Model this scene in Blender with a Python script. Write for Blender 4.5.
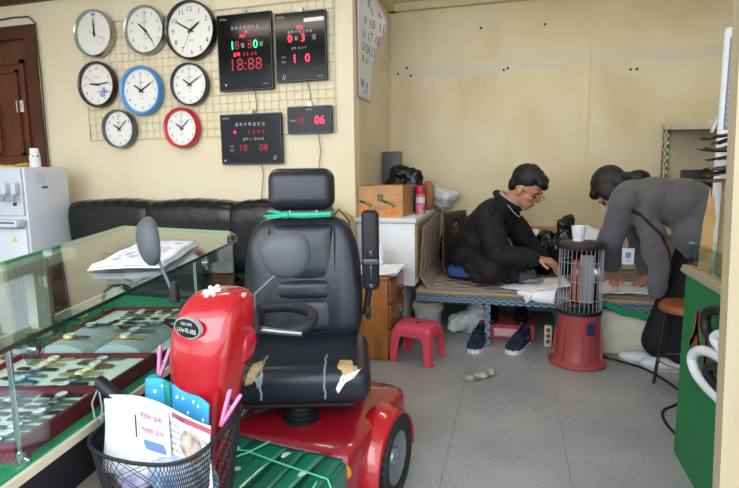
import bpy, bmesh, math, random
from mathutils import Vector, Matrix, Euler
R = math.radians
PI = math.pi
rnd = random.Random(7)
for o in list(bpy.data.objects):
    bpy.data.objects.remove(o)
scene = bpy.context.scene
COL = scene.collection

# ------------------------------------------------------------------ camera
F_PX, W_PX = 520.0, 739.0
yaw, pitch, roll = R(15.6), R(7.7), R(0.7)
fw = Vector((-math.sin(yaw)*math.cos(pitch), math.cos(yaw)*math.cos(pitch), -math.sin(pitch)))
rt = Vector((math.cos(yaw), math.sin(yaw), 0))
up = rt.cross(fw)
Rv = rt*math.cos(roll) - up*math.sin(roll)
Uv = up*math.cos(roll) + rt*math.sin(roll)
cam_d = bpy.data.cameras.new('camera')
cam_d.sensor_fit = 'HORIZONTAL'
cam_d.sensor_width = 36.0
cam_d.lens = 36.0*F_PX/W_PX
cam_d.clip_start = 0.02
cam = bpy.data.objects.new('camera', cam_d)
COL.objects.link(cam)
mw = Matrix((( Rv.x, Uv.x, -fw.x, 0), (Rv.y, Uv.y, -fw.y, 0), (Rv.z, Uv.z, -fw.z, 1.05), (0, 0, 0, 1)))
cam.matrix_world = mw
scene.camera = cam

# ------------------------------------------------------------------ world and light
scene.view_settings.view_transform = 'Standard'
scene.view_settings.look = 'None'
scene.view_settings.gamma = 1.0
scene.view_settings.use_curve_mapping = False
scene.view_settings.exposure = 0.6
world = bpy.data.worlds.new('overcast_sky')
scene.world = world
world.use_nodes = True
bg = world.node_tree.nodes['Background']
bg.inputs[0].default_value = (0.86, 0.93, 1.0, 1)
bg.inputs[1].default_value = 1.75

def lamp_area(name, loc, rot, sx, sy, power, col):
    d = bpy.data.lights.new(name, 'AREA')
    d.shape = 'RECTANGLE'; d.size = sx; d.size_y = sy; d.energy = power; d.color = col
    o = bpy.data.objects.new(name, d); COL.objects.link(o)
    o.location = loc; o.rotation_euler = rot
    return o
# daylight that falls in through the open shop front behind the viewer
sky_light = lamp_area('daylight_through_shop_front', (-1.2, -1.6, 2.2), (R(66), 0, 0), 5.0, 2.2, 85, (0.93, 0.97, 1.0))

# ------------------------------------------------------------------ helpers
def S(h):
    h = h.lstrip('#')
    def l(c):
        c /= 255.0
        return c/12.92 if c <= 0.04045 else ((c+0.055)/1.055)**2.4
    return tuple(l(int(h[i:i+2], 16)) for i in (0, 2, 4)) + (1.0,)

MATS = {}
def mat(name, col, rough=0.5, metal=0.0, var=0.0, vscale=6.0, col2=None, bump=0.0, bscale=60.0, coat=0.0,
        emit=0.0, trans=0.0, ior=1.45, spec=0.5, sheen=0.0, detail=4.0, stretch=None):
    if name in MATS: return MATS[name]
    m = bpy.data.materials.new(name); m.use_nodes = True
    nt = m.node_tree; b = nt.nodes['Principled BSDF']
    c = S(col) if isinstance(col, str) else col
    b.inputs['Base Color'].default_value = c
    b.inputs['Roughness'].default_value = rough
    b.inputs['Metallic'].default_value = metal
    b.inputs['Specular IOR Level'].default_value = spec
    b.inputs['Coat Weight'].default_value = coat
    b.inputs['Coat Roughness'].default_value = 0.05
    b.inputs['IOR'].default_value = ior
    b.inputs['Transmission Weight'].default_value = trans
    if sheen: b.inputs['Sheen Weight'].default_value = sheen
    if emit:
        b.inputs['Emission Color'].default_value = c
        b.inputs['Emission Strength'].default_value = emit
    tc = None
    def coords():
        t = nt.nodes.new('ShaderNodeTexCoord')
        mp = nt.nodes.new('ShaderNodeMapping')
        if stretch: mp.inputs['Scale'].default_value = stretch
        nt.links.new(t.outputs['Object'], mp.inputs['Vector'])
        return mp.outputs['Vector']
    if var or col2:
        v = coords()
        n = nt.nodes.new('ShaderNodeTexNoise'); n.inputs['Scale'].default_value = vscale
        n.inputs['Detail'].default_value = detail
        nt.links.new(v, n.inputs['Vector'])
        r = nt.nodes.new('ShaderNodeValToRGB')
        r.color_ramp.elements[0].position = 0.35; r.color_ramp.elements[1].position = 0.65
        if col2:
            c2 = S(col2)
        else:
            c2 = tuple(min(1, x*(1+var)) for x in c[:3]) + (1,)
        c1 = c if col2 else tuple(x*(1-var) for x in c[:3]) + (1,)
        r.color_ramp.elements[0].color = c1; r.color_ramp.elements[1].color = c2
        nt.links.new(n.outputs['Fac'], r.inputs['Fac'])
        nt.links.new(r.outputs['Color'], b.inputs['Base Color'])
    if bump:
        v = coords()
        n = nt.nodes.new('ShaderNodeTexNoise'); n.inputs['Scale'].default_value = bscale
        n.inputs['Detail'].default_value = 3
        nt.links.new(v, n.inputs['Vector'])
        bp = nt.nodes.new('ShaderNodeBump'); bp.inputs['Strength'].default_value = bump
        bp.inputs['Distance'].default_value = 0.01
        nt.links.new(n.outputs['Fac'], bp.inputs['Height'])
        nt.links.new(bp.outputs['Normal'], b.inputs['Normal'])
    MATS[name] = m
    return m

def glass_mat(name, tint, ior=1.5, rough=0.0):
    """thin pane: clear, tinted, mirror reflection by Fresnel"""
    if name in MATS: return MATS[name]
    m = bpy.data.materials.new(name); m.use_nodes = True
    nt = m.node_tree
    for n in list(nt.nodes):
        if n.type != 'OUTPUT_MATERIAL': nt.nodes.remove(n)
    out = [n for n in nt.nodes if n.type == 'OUTPUT_MATERIAL'][0]
    fr = nt.nodes.new('ShaderNodeFresnel')
    ge = nt.nodes.new('ShaderNodeNewGeometry')      # same reflectance from both sides of the thin pane
    mr = nt.nodes.new('ShaderNodeMapRange'); mr.inputs[3].default_value = ior; mr.inputs[4].default_value = 1.0/ior
    nt.links.new(ge.outputs['Backfacing'], mr.inputs[0]); nt.links.new(mr.outputs[0], fr.inputs['IOR'])
    tr = nt.nodes.new('ShaderNodeBsdfTransparent'); tr.inputs['Color'].default_value = S(tint)
    gl = nt.nodes.new('ShaderNodeBsdfGlossy'); gl.inputs['Roughness'].default_value = rough
    gl.inputs['Color'].default_value = (1, 1, 1, 1)
    mx = nt.nodes.new('ShaderNodeMixShader')
    nt.links.new(fr.outputs[0], mx.inputs[0]); nt.links.new(tr.outputs[0], mx.inputs[1]); nt.links.new(gl.outputs[0], mx.inputs[2])
    nt.links.new(mx.outputs[0], out.inputs['Surface'])
    MATS[name] = m
    return m

class MB:
    def __init__(s): s.v = []; s.f = []
    def add(s, vs, fs, M=None):
        n = len(s.v)
        s.v += [tuple(M @ Vector(v)) if M is not None else tuple(v) for v in vs]
        s.f += [tuple(i+n for i in f) for f in fs]
        return s
    def box(s, x0, x1, y0, y1, z0, z1, M=None):
        vs = [(x, y, z) for z in (z0, z1) for y in (y0, y1) for x in (x0, x1)]
        return s.add(vs, [(0,2,3,1),(4,5,7,6),(0,1,5,4),(2,6,7,3),(0,4,6,2),(1,3,7,5)], M)
    def cbox(s, c, sz, M=None):
        x, y, z = c; a, b, d = sz[0]/2, sz[1]/2, sz[2]/2
        return s.box(x-a, x+a, y-b, y+b, z-d, z+d, M)
    def rbox(s, c, sz, r=0.01, seg=2, M=None):
        bm = bmesh.new(); bmesh.ops.create_cube(bm, size=1.0)
        bmesh.ops.scale(bm, vec=sz, verts=bm.verts)
        r = min(r, min(sz)*0.49)
        bmesh.ops.bevel(bm, geom=list(bm.edges), offset=r, segments=seg, profile=0.5, affect='EDGES')
        bmesh.ops.translate(bm, vec=c, verts=bm.verts)
        bm.verts.index_update()
        vs = [v.co.copy() for v in bm.verts]; fs = [[v.index for v in f.verts] for f in bm.faces]
        bm.free()
        return s.add(vs, fs, M)
    def bar(s, a, b, w, d=None, upv=(0, 0, 1)):
        a, b = Vector(a), Vector(b); t = (b-a); L = t.length; t.normalize()
        u = Vector(upv)
        if abs(t.dot(u)) > 0.98: u = Vector((1, 0, 0))
        x = t.cross(u).normalized(); z = x.cross(t)
        M = Matrix(((x.x, t.x, z.x, a.x), (x.y, t.y, z.y, a.y), (x.z, t.z, z.z, a.z), (0, 0, 0, 1)))
        d = d or w
        return s.box(-w/2, w/2, 0, L, -d/2, d/2, M)
    def tube(s, pts, r, n=8, closed=False, M=None):
        P = [Vector(p) for p in pts]; k = len(P)
        rr = r if isinstance(r, (list, tuple)) else [r]*k
        T = []
        for i in range(k):
            if closed: t = P[(i+1) % k]-P[i-1]
            else: t = P[min(i+1, k-1)]-P[max(i-1, 0)]
            T.append(t.normalized() if t.length > 1e-9 else Vector((0, 0, 1)))
        u = Vector((0, 0, 1))
        if abs(T[0].dot(u)) > 0.9: u = Vector((1, 0, 0))
        u = (u - T[0]*u.dot(T[0])).normalized()
        vs = []
        for i in range(k):
            u = (u - T[i]*u.dot(T[i]))
            u = u.normalized() if u.length > 1e-6 else T[i].orthogonal().normalized()
            w = T[i].cross(u)
            for j in range(n):
                a = 2*PI*j/n
                vs.append(P[i] + (u*math.cos(a)+w*math.sin(a))*rr[i])
        fs = []
        for i in range(k if closed else k-1):
            for j in range(n):
                a, b = i*n+j, i*n+(j+1) % n; c, d = ((i+1) % k)*n+(j+1) % n, ((i+1) % k)*n+j
                fs.append((a, b, c, d))
        if not closed:
            fs.append(tuple(range(n-1, -1, -1))); fs.append(tuple((k-1)*n+j for j in range(n)))
        return s.add(vs, fs, M)
    def lathe(s, prof, n=24, M=None, cap=True):
        vs = []; fs = []
        for (r, z) in prof:
            for j in range(n):
                a = 2*PI*j/n; vs.append((r*math.cos(a), r*math.sin(a), z))
        for i in range(len(prof)-1):
            for j in range(n):
                fs.append((i*n+j, i*n+(j+1) % n, (i+1)*n+(j+1) % n, (i+1)*n+j))
        if cap:
            if prof[0][0] > 1e-6: fs.append(tuple(range(n-1, -1, -1)))
            if prof[-1][0] > 1e-6: fs.append(tuple((len(prof)-1)*n+j for j in range(n)))
        return s.add(vs, fs, M)
    def ell(s, c, r, nu=16, nv=10, M=None):
        vs = []; fs = []
        if not isinstance(r, (tuple, list)): r = (r, r, r)
        for i in range(nv+1):
            th = PI*i/nv
            for j in range(nu):
                a = 2*PI*j/nu
                vs.append((c[0]+r[0]*math.sin(th)*math.cos(a), c[1]+r[1]*math.sin(th)*math.sin(a), c[2]+r[2]*math.cos(th)))
        for i in range(nv):
            for j in range(nu):
                fs.append((i*nu+j, (i+1)*nu+j, (i+1)*nu+(j+1) % nu, i*nu+(j+1) % nu))
        return s.add(vs, fs, M)
    def cap(s, a, b, ra, rb, n=14):
        """tapered limb with round ends"""
        a, b = Vector(a), Vector(b); t = b-a; L = t.length
        if L < 1e-6: return s.ell(a, ra)
        t.normalize(); pts = []; rr = []
        for k in range(5):
            q = PI/2*(1-k/4.0); pts.append(a-t*ra*math.sin(q)); rr.append(max(1e-4, ra*math.cos(q)))
        for k in range(1, 4):
            pts.append(a+t*L*k/4.0); rr.append(ra+(rb-ra)*k/4.0)
        for k in range(5):
            q = PI/2*k/4.0; pts.append(b+t*rb*math.sin(q)); rr.append(max(1e-4, rb*math.cos(q)))
        return s.tube(pts, rr, n)
    def prism(s, poly, z0, z1, M=None):
        n = len(poly)
        vs = [(p[0], p[1], z0) for p in poly]+[(p[0], p[1], z1) for p in poly]
        fs = [tuple(range(n-1, -1, -1)), tuple(range(n, 2*n))]+[(i, (i+1) % n, n+(i+1) % n, n+i) for i in range(n)]
        return s.add(vs, fs, M)
    def sheet(s, fn, nu, nv, M=None):
        vs = [fn(i/nu, j/nv) for j in range(nv+1) for i in range(nu+1)]
        fs = [(j*(nu+1)+i, j*(nu+1)+i+1, (j+1)*(nu+1)+i+1, (j+1)*(nu+1)+i) for j in range(nv) for i in range(nu)]
        return s.add(vs, fs, M)

INV = {}
PRINTS = {'lettering', 'numerals', 'print', 'digits', 'unlit_digits', 'date_digits', 'flower_print', 'printed_text', 'printed_picture'}   # flat print on a surface
def obj(name, mb, m, parent=None, smooth=True, solid=0.0, ang=40, sub=0, kind=None):
    me = bpy.data.meshes.new(name)
    vs = mb.v
    if parent is not None and parent.name in INV:
        Mi = INV[parent.name]; vs = [tuple(Mi @ Vector(v)) for v in vs]
    me.from_pydata(vs, [], mb.f); me.update()
    bm = bmesh.new(); bm.from_mesh(me); bmesh.ops.recalc_face_normals(bm, faces=bm.faces); bm.to_mesh(me); bm.free()
    if smooth:
        me.polygons.foreach_set('use_smooth', [True]*len(me.polygons))
        me.set_sharp_from_angle(angle=R(ang))
    me.materials.append(m)
    o = bpy.data.objects.new(name, me); COL.objects.link(o)
    if parent is not None:
        o.parent = parent
        if parent.name in INV: INV[o.name] = INV[parent.name]
    if solid:
        md = o.modifiers.new('thickness', 'SOLIDIFY'); md.thickness = solid; md.offset = 0
    if sub:
        md = o.modifiers.new('smooth', 'SUBSURF'); md.levels = sub; md.render_levels = sub
    if kind: o['kind'] = kind
    elif parent is not None and name in PRINTS: o['kind'] = 'stuff'
    return o
def tag(o, label, cat, group=None):
    o['label'] = label; o['category'] = cat
    if group: o['group'] = group
    return o
def thing(name, label, cat, loc=(0, 0, 0), rz=0.0, group=None, world=True):
    """Empty at the base of a thing; with world=True its parts are given in room coordinates"""
    o = bpy.data.objects.new(name, None); COL.objects.link(o); o.empty_display_size = 0.05
    o.location = loc; o.rotation_euler = (0, 0, rz)
    if world: INV[o.name] = (Matrix.Translation(loc) @ Matrix.Rotation(rz, 4, 'Z')).inverted()
    return tag(o, label, cat, group)
def dup(root, loc=None, rot=None, label=None, group=None):
    r = root.copy(); COL.objects.link(r)
    if loc is not None: r.location = loc
    if rot is not None: r.rotation_euler = rot
    if label: r['label'] = label
    if group: r['group'] = group
    for ch in root.children:
        c = ch.copy(); COL.objects.link(c); c.parent = r
        for g in ch.children:
            d = g.copy(); COL.objects.link(d); d.parent = c
    return r
def struct(name, mb, m, parent=None, smooth=False, label=None):
    o = obj(name, mb, m, parent, smooth)
    o['kind'] = 'structure'
    if label: o['label'] = label
    return o
TXT = {}
def text(s, size=1.0):
    """glyph outlines as flat mesh data (verts, faces), centred on its box"""
    if s not in TXT:
        cu = bpy.data.curves.new('lettering', 'FONT'); cu.body = s; cu.size = 1.0; cu.resolution_u = 2
        ob = bpy.data.objects.new('lettering', cu); COL.objects.link(ob)
        dg = bpy.context.evaluated_depsgraph_get()
        me = bpy.data.meshes.new_from_object(ob.evaluated_get(dg))
        vs = [v.co.copy() for v in me.vertices]; fs = [tuple(p.vertices) for p in me.polygons]
        bpy.data.objects.remove(ob); bpy.data.curves.remove(cu); bpy.data.meshes.remove(me)
        if vs:
            cx = (min(v.x for v in vs)+max(v.x for v in vs))/2; cy = (min(v.y for v in vs)+max(v.y for v in vs))/2
            h = max(v.y for v in vs)-min(v.y for v in vs)
            w = max(v.x for v in vs)-min(v.x for v in vs)
            vs = [Vector((v.x-cx, v.y-cy, 0)) for v in vs]
        else: h = w = 1
        TXT[s] = (vs, fs, w, h)
    return TXT[s]
def put_text(mb, s, c, h, M=None, w=None, depth=0.0):
    """adds text of cap height h centred at c in the local xy plane, then M; w fixes the width"""
    vs, fs, tw, th = text(s)
    if not vs: return
    ky = h/th; kx = (w/tw) if w else ky
    mb.add([(v.x*kx+c[0], v.y*ky+c[1], depth) for v in vs], fs, M)
def frame(o, x, y):
    """matrix with local x, y axes along the given directions and origin o"""
    x = Vector(x).normalized(); y = Vector(y); y = (y-x*y.dot(x)).normalized(); z = x.cross(y)
    return Matrix(((x.x, y.x, z.x, o[0]), (x.y, y.y, z.y, o[1]), (x.z, y.z, z.z, o[2]), (0, 0, 0, 1)))
def organic(o, voxel=0.01, it=6, fac=0.5):
    m = o.modifiers.new('fuse', 'REMESH'); m.mode = 'VOXEL'; m.voxel_size = voxel; m.use_smooth_shade = True
    s = o.modifiers.new('soften', 'SMOOTH'); s.iterations = it; s.factor = fac
    return o

def smooth_pts(P, n=6):
    out = []
    for i in range(len(P)-1):
        p0, p1, p2, p3 = [Vector(P[max(0, min(len(P)-1, i+q))]) for q in (-1, 0, 1, 2)]
        for k in range(n):
            t = k/n
            out.append(0.5*((2*p1)+(p2-p0)*t+(2*p0-5*p1+4*p2-p3)*t*t+(3*p1-p0-3*p2+p3)*t**3))
    out.append(Vector(P[-1])); return out
# ------------------------------------------------------------------ shared materials
M_black = mat('black_plastic', '#17181a', 0.45)
M_blackm = mat('black_matt', '#101113', 0.75)
M_white = mat('white_plastic', '#e9ebee', 0.35)
M_paper = mat('paper', '#eceef2', 0.8)
M_chrome = mat('chrome', '#c9cdd0', 0.18, 1.0)
M_steel = mat('steel', '#9aa0a4', 0.35, 1.0)
M_skin = mat('skin', '#b98468', 0.55, var=0.12, vscale=9)
M_hair = mat('hair_black', '#0d0c0d', 0.45, bump=0.6, bscale=120)
M_leather = mat('black_leather', '#121214', 0.36, bump=0.12, bscale=45)
# ================================================================== room shell
WY = 3.15      # clock wall
CX = -0.97     # corner of the alcove
BY = 4.12      # rear wall of the alcove
CZ = 2.33      # ceiling
RX = 1.42      # right wall
LX = -4.1

def wall_mat(name, base, stain, scale=1.2, amt=0.5, pale='#cfc9b8', seam=None):
    m = bpy.data.materials.new(name); m.use_nodes = True
    nt = m.node_tree; b = nt.nodes['Principled BSDF']; b.inputs['Roughness'].default_value = 0.75
    tc = nt.nodes.new('ShaderNodeTexCoord')
    def noise(sc, det, stretch=(1, 1, 1), rough=0.55):
        mp = nt.nodes.new('ShaderNodeMapping'); mp.inputs['Scale'].default_value = stretch
        nt.links.new(tc.outputs['Object'], mp.inputs['Vector'])
        n = nt.nodes.new('ShaderNodeTexNoise'); n.inputs['Scale'].default_value = sc; n.inputs['Detail'].default_value = det
        n.inputs['Roughness'].default_value = rough
        nt.links.new(mp.outputs['Vector'], n.inputs['Vector']); return n.outputs['Fac']
    def ramp(src, p0, p1, v0=0.0, v1=1.0):
        r = nt.nodes.new('ShaderNodeMapRange'); r.inputs[1].default_value = p0; r.inputs[2].default_value = p1
        r.inputs[3].default_value = v0; r.inputs[4].default_value = v1
        nt.links.new(src, r.inputs[0]); return r.outputs[0]
    def mix(fac, a, bb):
        x = nt.nodes.new('ShaderNodeMix'); x.data_type = 'RGBA'
        nt.links.new(fac, x.inputs[0])
        if isinstance(a, tuple): x.inputs[6].default_value = a
        else: nt.links.new(a, x.inputs[6])
        x.inputs[7].default_value = bb
        return x.outputs[2]
    c = mix(ramp(noise(scale, 5, (1, 1, 0.8)), 0.45, 0.75, 0, amt), S(base), S(stain))
    c = mix(ramp(noise(scale*2.4, 6, (1, 1, 0.35)), 0.52, 0.72, 0, amt*0.7), c, S(stain))
    c = mix(ramp(noise(scale*1.7, 4, (0.5, 0.5, 1.6)), 0.56, 0.68, 0, 0.6), c, S(pale))
    if seam:                           # patched plaster seam across the wall, ragged edges
        sp = nt.nodes.new('ShaderNodeSeparateXYZ'); nt.links.new(tc.outputs['Object'], sp.inputs[0])
        nz = ramp(noise(3.0, 5), 0.0, 1.0, -0.07, 0.07)
        ad = nt.nodes.new('ShaderNodeMath'); ad.operation = 'ADD'; nt.links.new(sp.outputs['Z'], ad.inputs[0]); nt.links.new(nz, ad.inputs[1])
        sb_ = nt.nodes.new('ShaderNodeMath'); sb_.operation = 'SUBTRACT'; nt.links.new(ad.outputs[0], sb_.inputs[0]); sb_.inputs[1].default_value = seam
        ab = nt.nodes.new('ShaderNodeMath'); ab.operation = 'ABSOLUTE'; nt.links.new(sb_.outputs[0], ab.inputs[0])
        c = mix(ramp(ab.outputs[0], 0.03, 0.06, 0.75, 0.0), c, S('#c9c3b4'))
    nt.links.new(c, b.inputs['Base Color'])
    bp = nt.nodes.new('ShaderNodeBump'); bp.inputs['Strength'].default_value = 0.12; bp.inputs['Distance'].default_value = 0.01
    nt.links.new(noise(35, 4), bp.inputs['Height']); nt.links.new(bp.outputs['Normal'], b.inputs['Normal'])
    return m
M_wall = wall_mat('cream_wall_paint', '#e3d8bc', '#d2bb88', 0.9, 0.42, '#ddd6c4')
M_walla = wall_mat('stained_alcove_wall_paint', '#d7ccad', '#b89a64', 1.1, 0.6, '#cbc6b6', seam=1.84)
M_ceil = mat('ceiling_paint', '#d9d4c6', 0.8)
M_trim = mat('dark_wood_trim', '#4a2b1c', 0.5, var=0.2, vscale=8)

def tile_mat():
    m = bpy.data.materials.new('grey_speckled_floor_tile'); m.use_nodes = True
    nt = m.node_tree; b = nt.nodes['Principled BSDF']; b.inputs['Roughness'].default_value = 0.42
    g = nt.nodes.new('ShaderNodeNewGeometry')
    n = nt.nodes.new('ShaderNodeTexNoise'); n.inputs['Scale'].default_value = 170; n.inputs['Detail'].default_value = 2
    n2 = nt.nodes.new('ShaderNodeTexNoise'); n2.inputs['Scale'].default_value = 2.2; n2.inputs['Detail'].default_value = 5
    nt.links.new(g.outputs['Position'], n.inputs['Vector']); nt.links.new(g.outputs['Position'], n2.inputs['Vector'])
    r = nt.nodes.new('ShaderNodeValToRGB'); r.color_ramp.elements[0].position = 0.36; r.color_ramp.elements[1].position = 0.64
    r.color_ramp.elements[0].color = S('#86878b'); r.color_ramp.elements[1].color = S('#adadad')
    nt.links.new(n.outputs['Fac'], r.inputs['Fac'])
    r2 = nt.nodes.new('ShaderNodeMapRange'); r2.inputs[1].default_value = 0.3; r2.inputs[2].default_value = 0.7
    r2.inputs[3].default_value = 0.78; r2.inputs[4].default_value = 1.1
    nt.links.new(n2.outputs['Fac'], r2.inputs[0])
    mx = nt.nodes.new('ShaderNodeMix'); mx.data_type = 'RGBA'; mx.blend_type = 'MULTIPLY'; mx.inputs[0].default_value = 1
    nt.links.new(r.outputs['Color'], mx.inputs[6]); nt.links.new(r2.outputs[0], mx.inputs[7])
    nt.links.new(mx.outputs[2], b.inputs['Base Color'])
    return m
M_tile = tile_mat()
floor = struct('floor', MB().box(LX, RX, -1.4, BY, -0.1, -0.002), mat('floor_joint', '#5b5a58', 0.8), label='grey speckled tile floor')
# single tiles, laid in a square grid parallel to the walls
TS = 0.43
tile_me = None
for iy in range(0, 10):
    for ix in range(-8, 4):
        x0 = -0.22+ix*TS; y0 = 0.18+iy*TS
        if x0 < CX and y0+TS > WY: continue
        if tile_me is None:
            t = obj('tile', MB().box(0.0008, TS-0.0008, 0.0008, TS-0.0008, -0.012, 0.0), M_tile, floor, smooth=False)
            tile_me = t.data
        else:
            t = bpy.data.objects.new('tile', tile_me); COL.objects.link(t); t.parent = floor
        t.location = (x0, y0, 0)
street = struct('ground', MB().box(-14, 12, -16, -1.4, -0.2, -0.1), mat('street_asphalt', '#77777a', 0.9), label='street outside the open shop front')

DX0, DX1, DZ = -3.98, -3.37, 2.15     # door opening in the clock wall
wb = MB()
wb.box(DX1, CX, WY, WY+0.12, -0.1, CZ); wb.box(LX, DX0, WY, WY+0.12, -0.1, CZ); wb.box(DX0, DX1, WY, WY+0.12, DZ, CZ)
struct('wall_back', wb, M_wall, label='cream painted wall carrying the clocks')
struct('wall_alcove_side', MB().box(CX-0.12, CX, WY+0.12, BY, -0.1, CZ), M_walla, label='left side wall of the alcove')
struct('wall_alcove_back', MB().box(CX-0.12, RX+0.12, BY, BY+0.12, -0.1, CZ), M_walla, label='stained cream rear wall of the alcove')
struct('wall_right', MB().box(RX, RX+0.12, 0.9, BY, -0.1, CZ), M_walla)
struct('wall_left', MB().box(LX-0.12, LX, 0.2, WY+0.12, -0.1, CZ), M_wall)
struct('ceiling', MB().box(LX-0.12, RX+0.12, 0.2, BY+0.12, CZ, CZ+0.1), M_ceil)
struct('trim_1', MB().box(LX, CX, WY-0.035, WY, CZ-0.035, CZ), M_trim, label='dark wood strip where wall meets ceiling')
struct('trim_2', MB().box(CX, CX+0.05, WY+0.1, BY, CZ-0.055, CZ).box(CX, RX, BY-0.05, BY, CZ-0.055, CZ), mat('cream_trim', '#cdbf9b', 0.6), label='cream ceiling moulding of the alcove')
# panel joint strips and nail holes on the alcove wall
struct('trim_3', MB().box(0.49, 0.505, BY-0.006, BY, 0.34, CZ-0.06), mat('cream_trim', '#cdbf9b'), label='cover strip over the joint of two wall panels')
struct('trim_4', MB().box(CX, CX+0.012, BY-0.012, BY, 0.34, CZ-0.05), mat('cream_trim', '#cdbf9b'))
for (x, z) in ((-0.9, 1.82), (-0.83, 1.86), (-0.8, 1.80), (-0.1, 1.80), (-0.07, 1.81), (0.76, 1.75), (0.80, 1.75), (-0.27, 2.11), (0.18, 2.1)):
    h = MB().lathe([(0.0, 0.004), (0.006, 0.003), (0.009, 0.0)], 8, frame((x, BY-0.0045, z), (1, 0, 0), (0, 0, 1)))
    tag(obj('nail_hole', h, mat('rust_dark', '#2c2018', 0.9)), 'small dark nail hole in the alcove wall', 'nail hole', 'nail holes in the alcove wall')

# ---- wooden door in the clock wall
M_door = mat('varnished_door_wood', '#5e3320', 0.38, var=0.25, vscale=5, stretch=(6, 6, 0.7), bump=0.1, bscale=30)
d = struct('door_1', MB().box(DX0+0.001, DX1-0.001, WY+0.03, WY+0.07, 0.004, DZ-0.002), M_door, label='brown wooden door with raised panels')
fr = MB()
fr.box(DX1-0.09, DX1+0.0, WY-0.015, WY+0.1, 0.004, DZ); fr.box(DX0, DX1-0.09, WY-0.015, WY+0.1, DZ-0.09, DZ)
obj('door_frame', fr, mat('door_frame_wood', '#4a2718', 0.4, var=0.2, vscale=5), d, smooth=False)
for z0, z1 in ((1.15, 1.92), (0.2, 1.05)):
    pm = MB()
    for k, t in ((0, 0.03), (1, 0.02)):
        a = 0.07*k
        x0, x1 = DX0+0.08+a, DX1-0.16-a
        y1 = WY+0.03
        pm.box(x0, x0+t, y1-0.018, y1, z0+a, z1-a); pm.box(x1-t, x1, y1-0.018, y1, z0+a, z1-a)
        pm.box(x0, x1, y1-0.018, y1, z0+a, z0+a+t); pm.box(x0, x1, y1-0.018, y1, z1-a-t, z1-a)
    obj('raised_panel', pm, M_door, d, smooth=False)
sg = obj('door_plate', MB().rbox((-3.60, WY+0.022, 1.585), (0.075, 0.012, 0.085), 0.004), mat('plate_white', '#cfcac0', 0.5), d)
sgt = MB(); put_text(sgt, '문', (0, 0), 0.035, frame((-3.595, WY+0.0148, 1.585), (1, 0, 0), (0, 0, 1)))
obj('lettering', sgt, M_black, sg, smooth=False)
# cable clipped around the door frame
cb = [( -3.9, WY-0.02, 2.19), (-3.55, WY-0.02, 2.205), (-3.40, WY-0.02, 2.20), (-3.345, WY-0.02, 2.15), (-3.335, WY-0.02, 1.8), (-3.34, WY-0.02, 1.3), (-3.335, WY-0.02, 0.9)]
tag(obj('cable', MB().tube(cb, 0.006, 6), mat('cable_grey', '#4b4640', 0.6)), 'thin grey cable running around the wooden door frame', 'cable')

# ================================================================== wire grid and wall clocks
M_wire = mat('white_coated_wire', '#cfc4a8', 0.45)
g = thing('wire_grid', 'white wire display grid fixed to the wall behind the clocks', 'wire grid', (-2.0, WY-0.012, 1.31))
GX0, GX1, GZ0, GZ1 = -2.95, -1.08, 1.31, 2.11
fm = MB(); fm.tube([(GX0, WY-0.012, GZ0), (GX1, WY-0.012, GZ0), (GX1, WY-0.012, GZ1), (GX0, WY-0.012, GZ1)], 0.0035, 6, True)
obj('grid_frame', fm, M_wire, g)
wm = MB(); k = 0
x = GX0+0.053
while x < GX1: wm.tube([(x, WY-0.012, GZ0), (x, WY-0.012, GZ1)], 0.0019, 5); x += 0.053
z = GZ0+0.053
while z < GZ1: wm.tube([(GX0, WY-0.009, z), (GX1, WY-0.009, z)], 0.0019, 5); z += 0.053
obj('grid_wires', wm, M_wire, g, kind='stuff')

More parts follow.
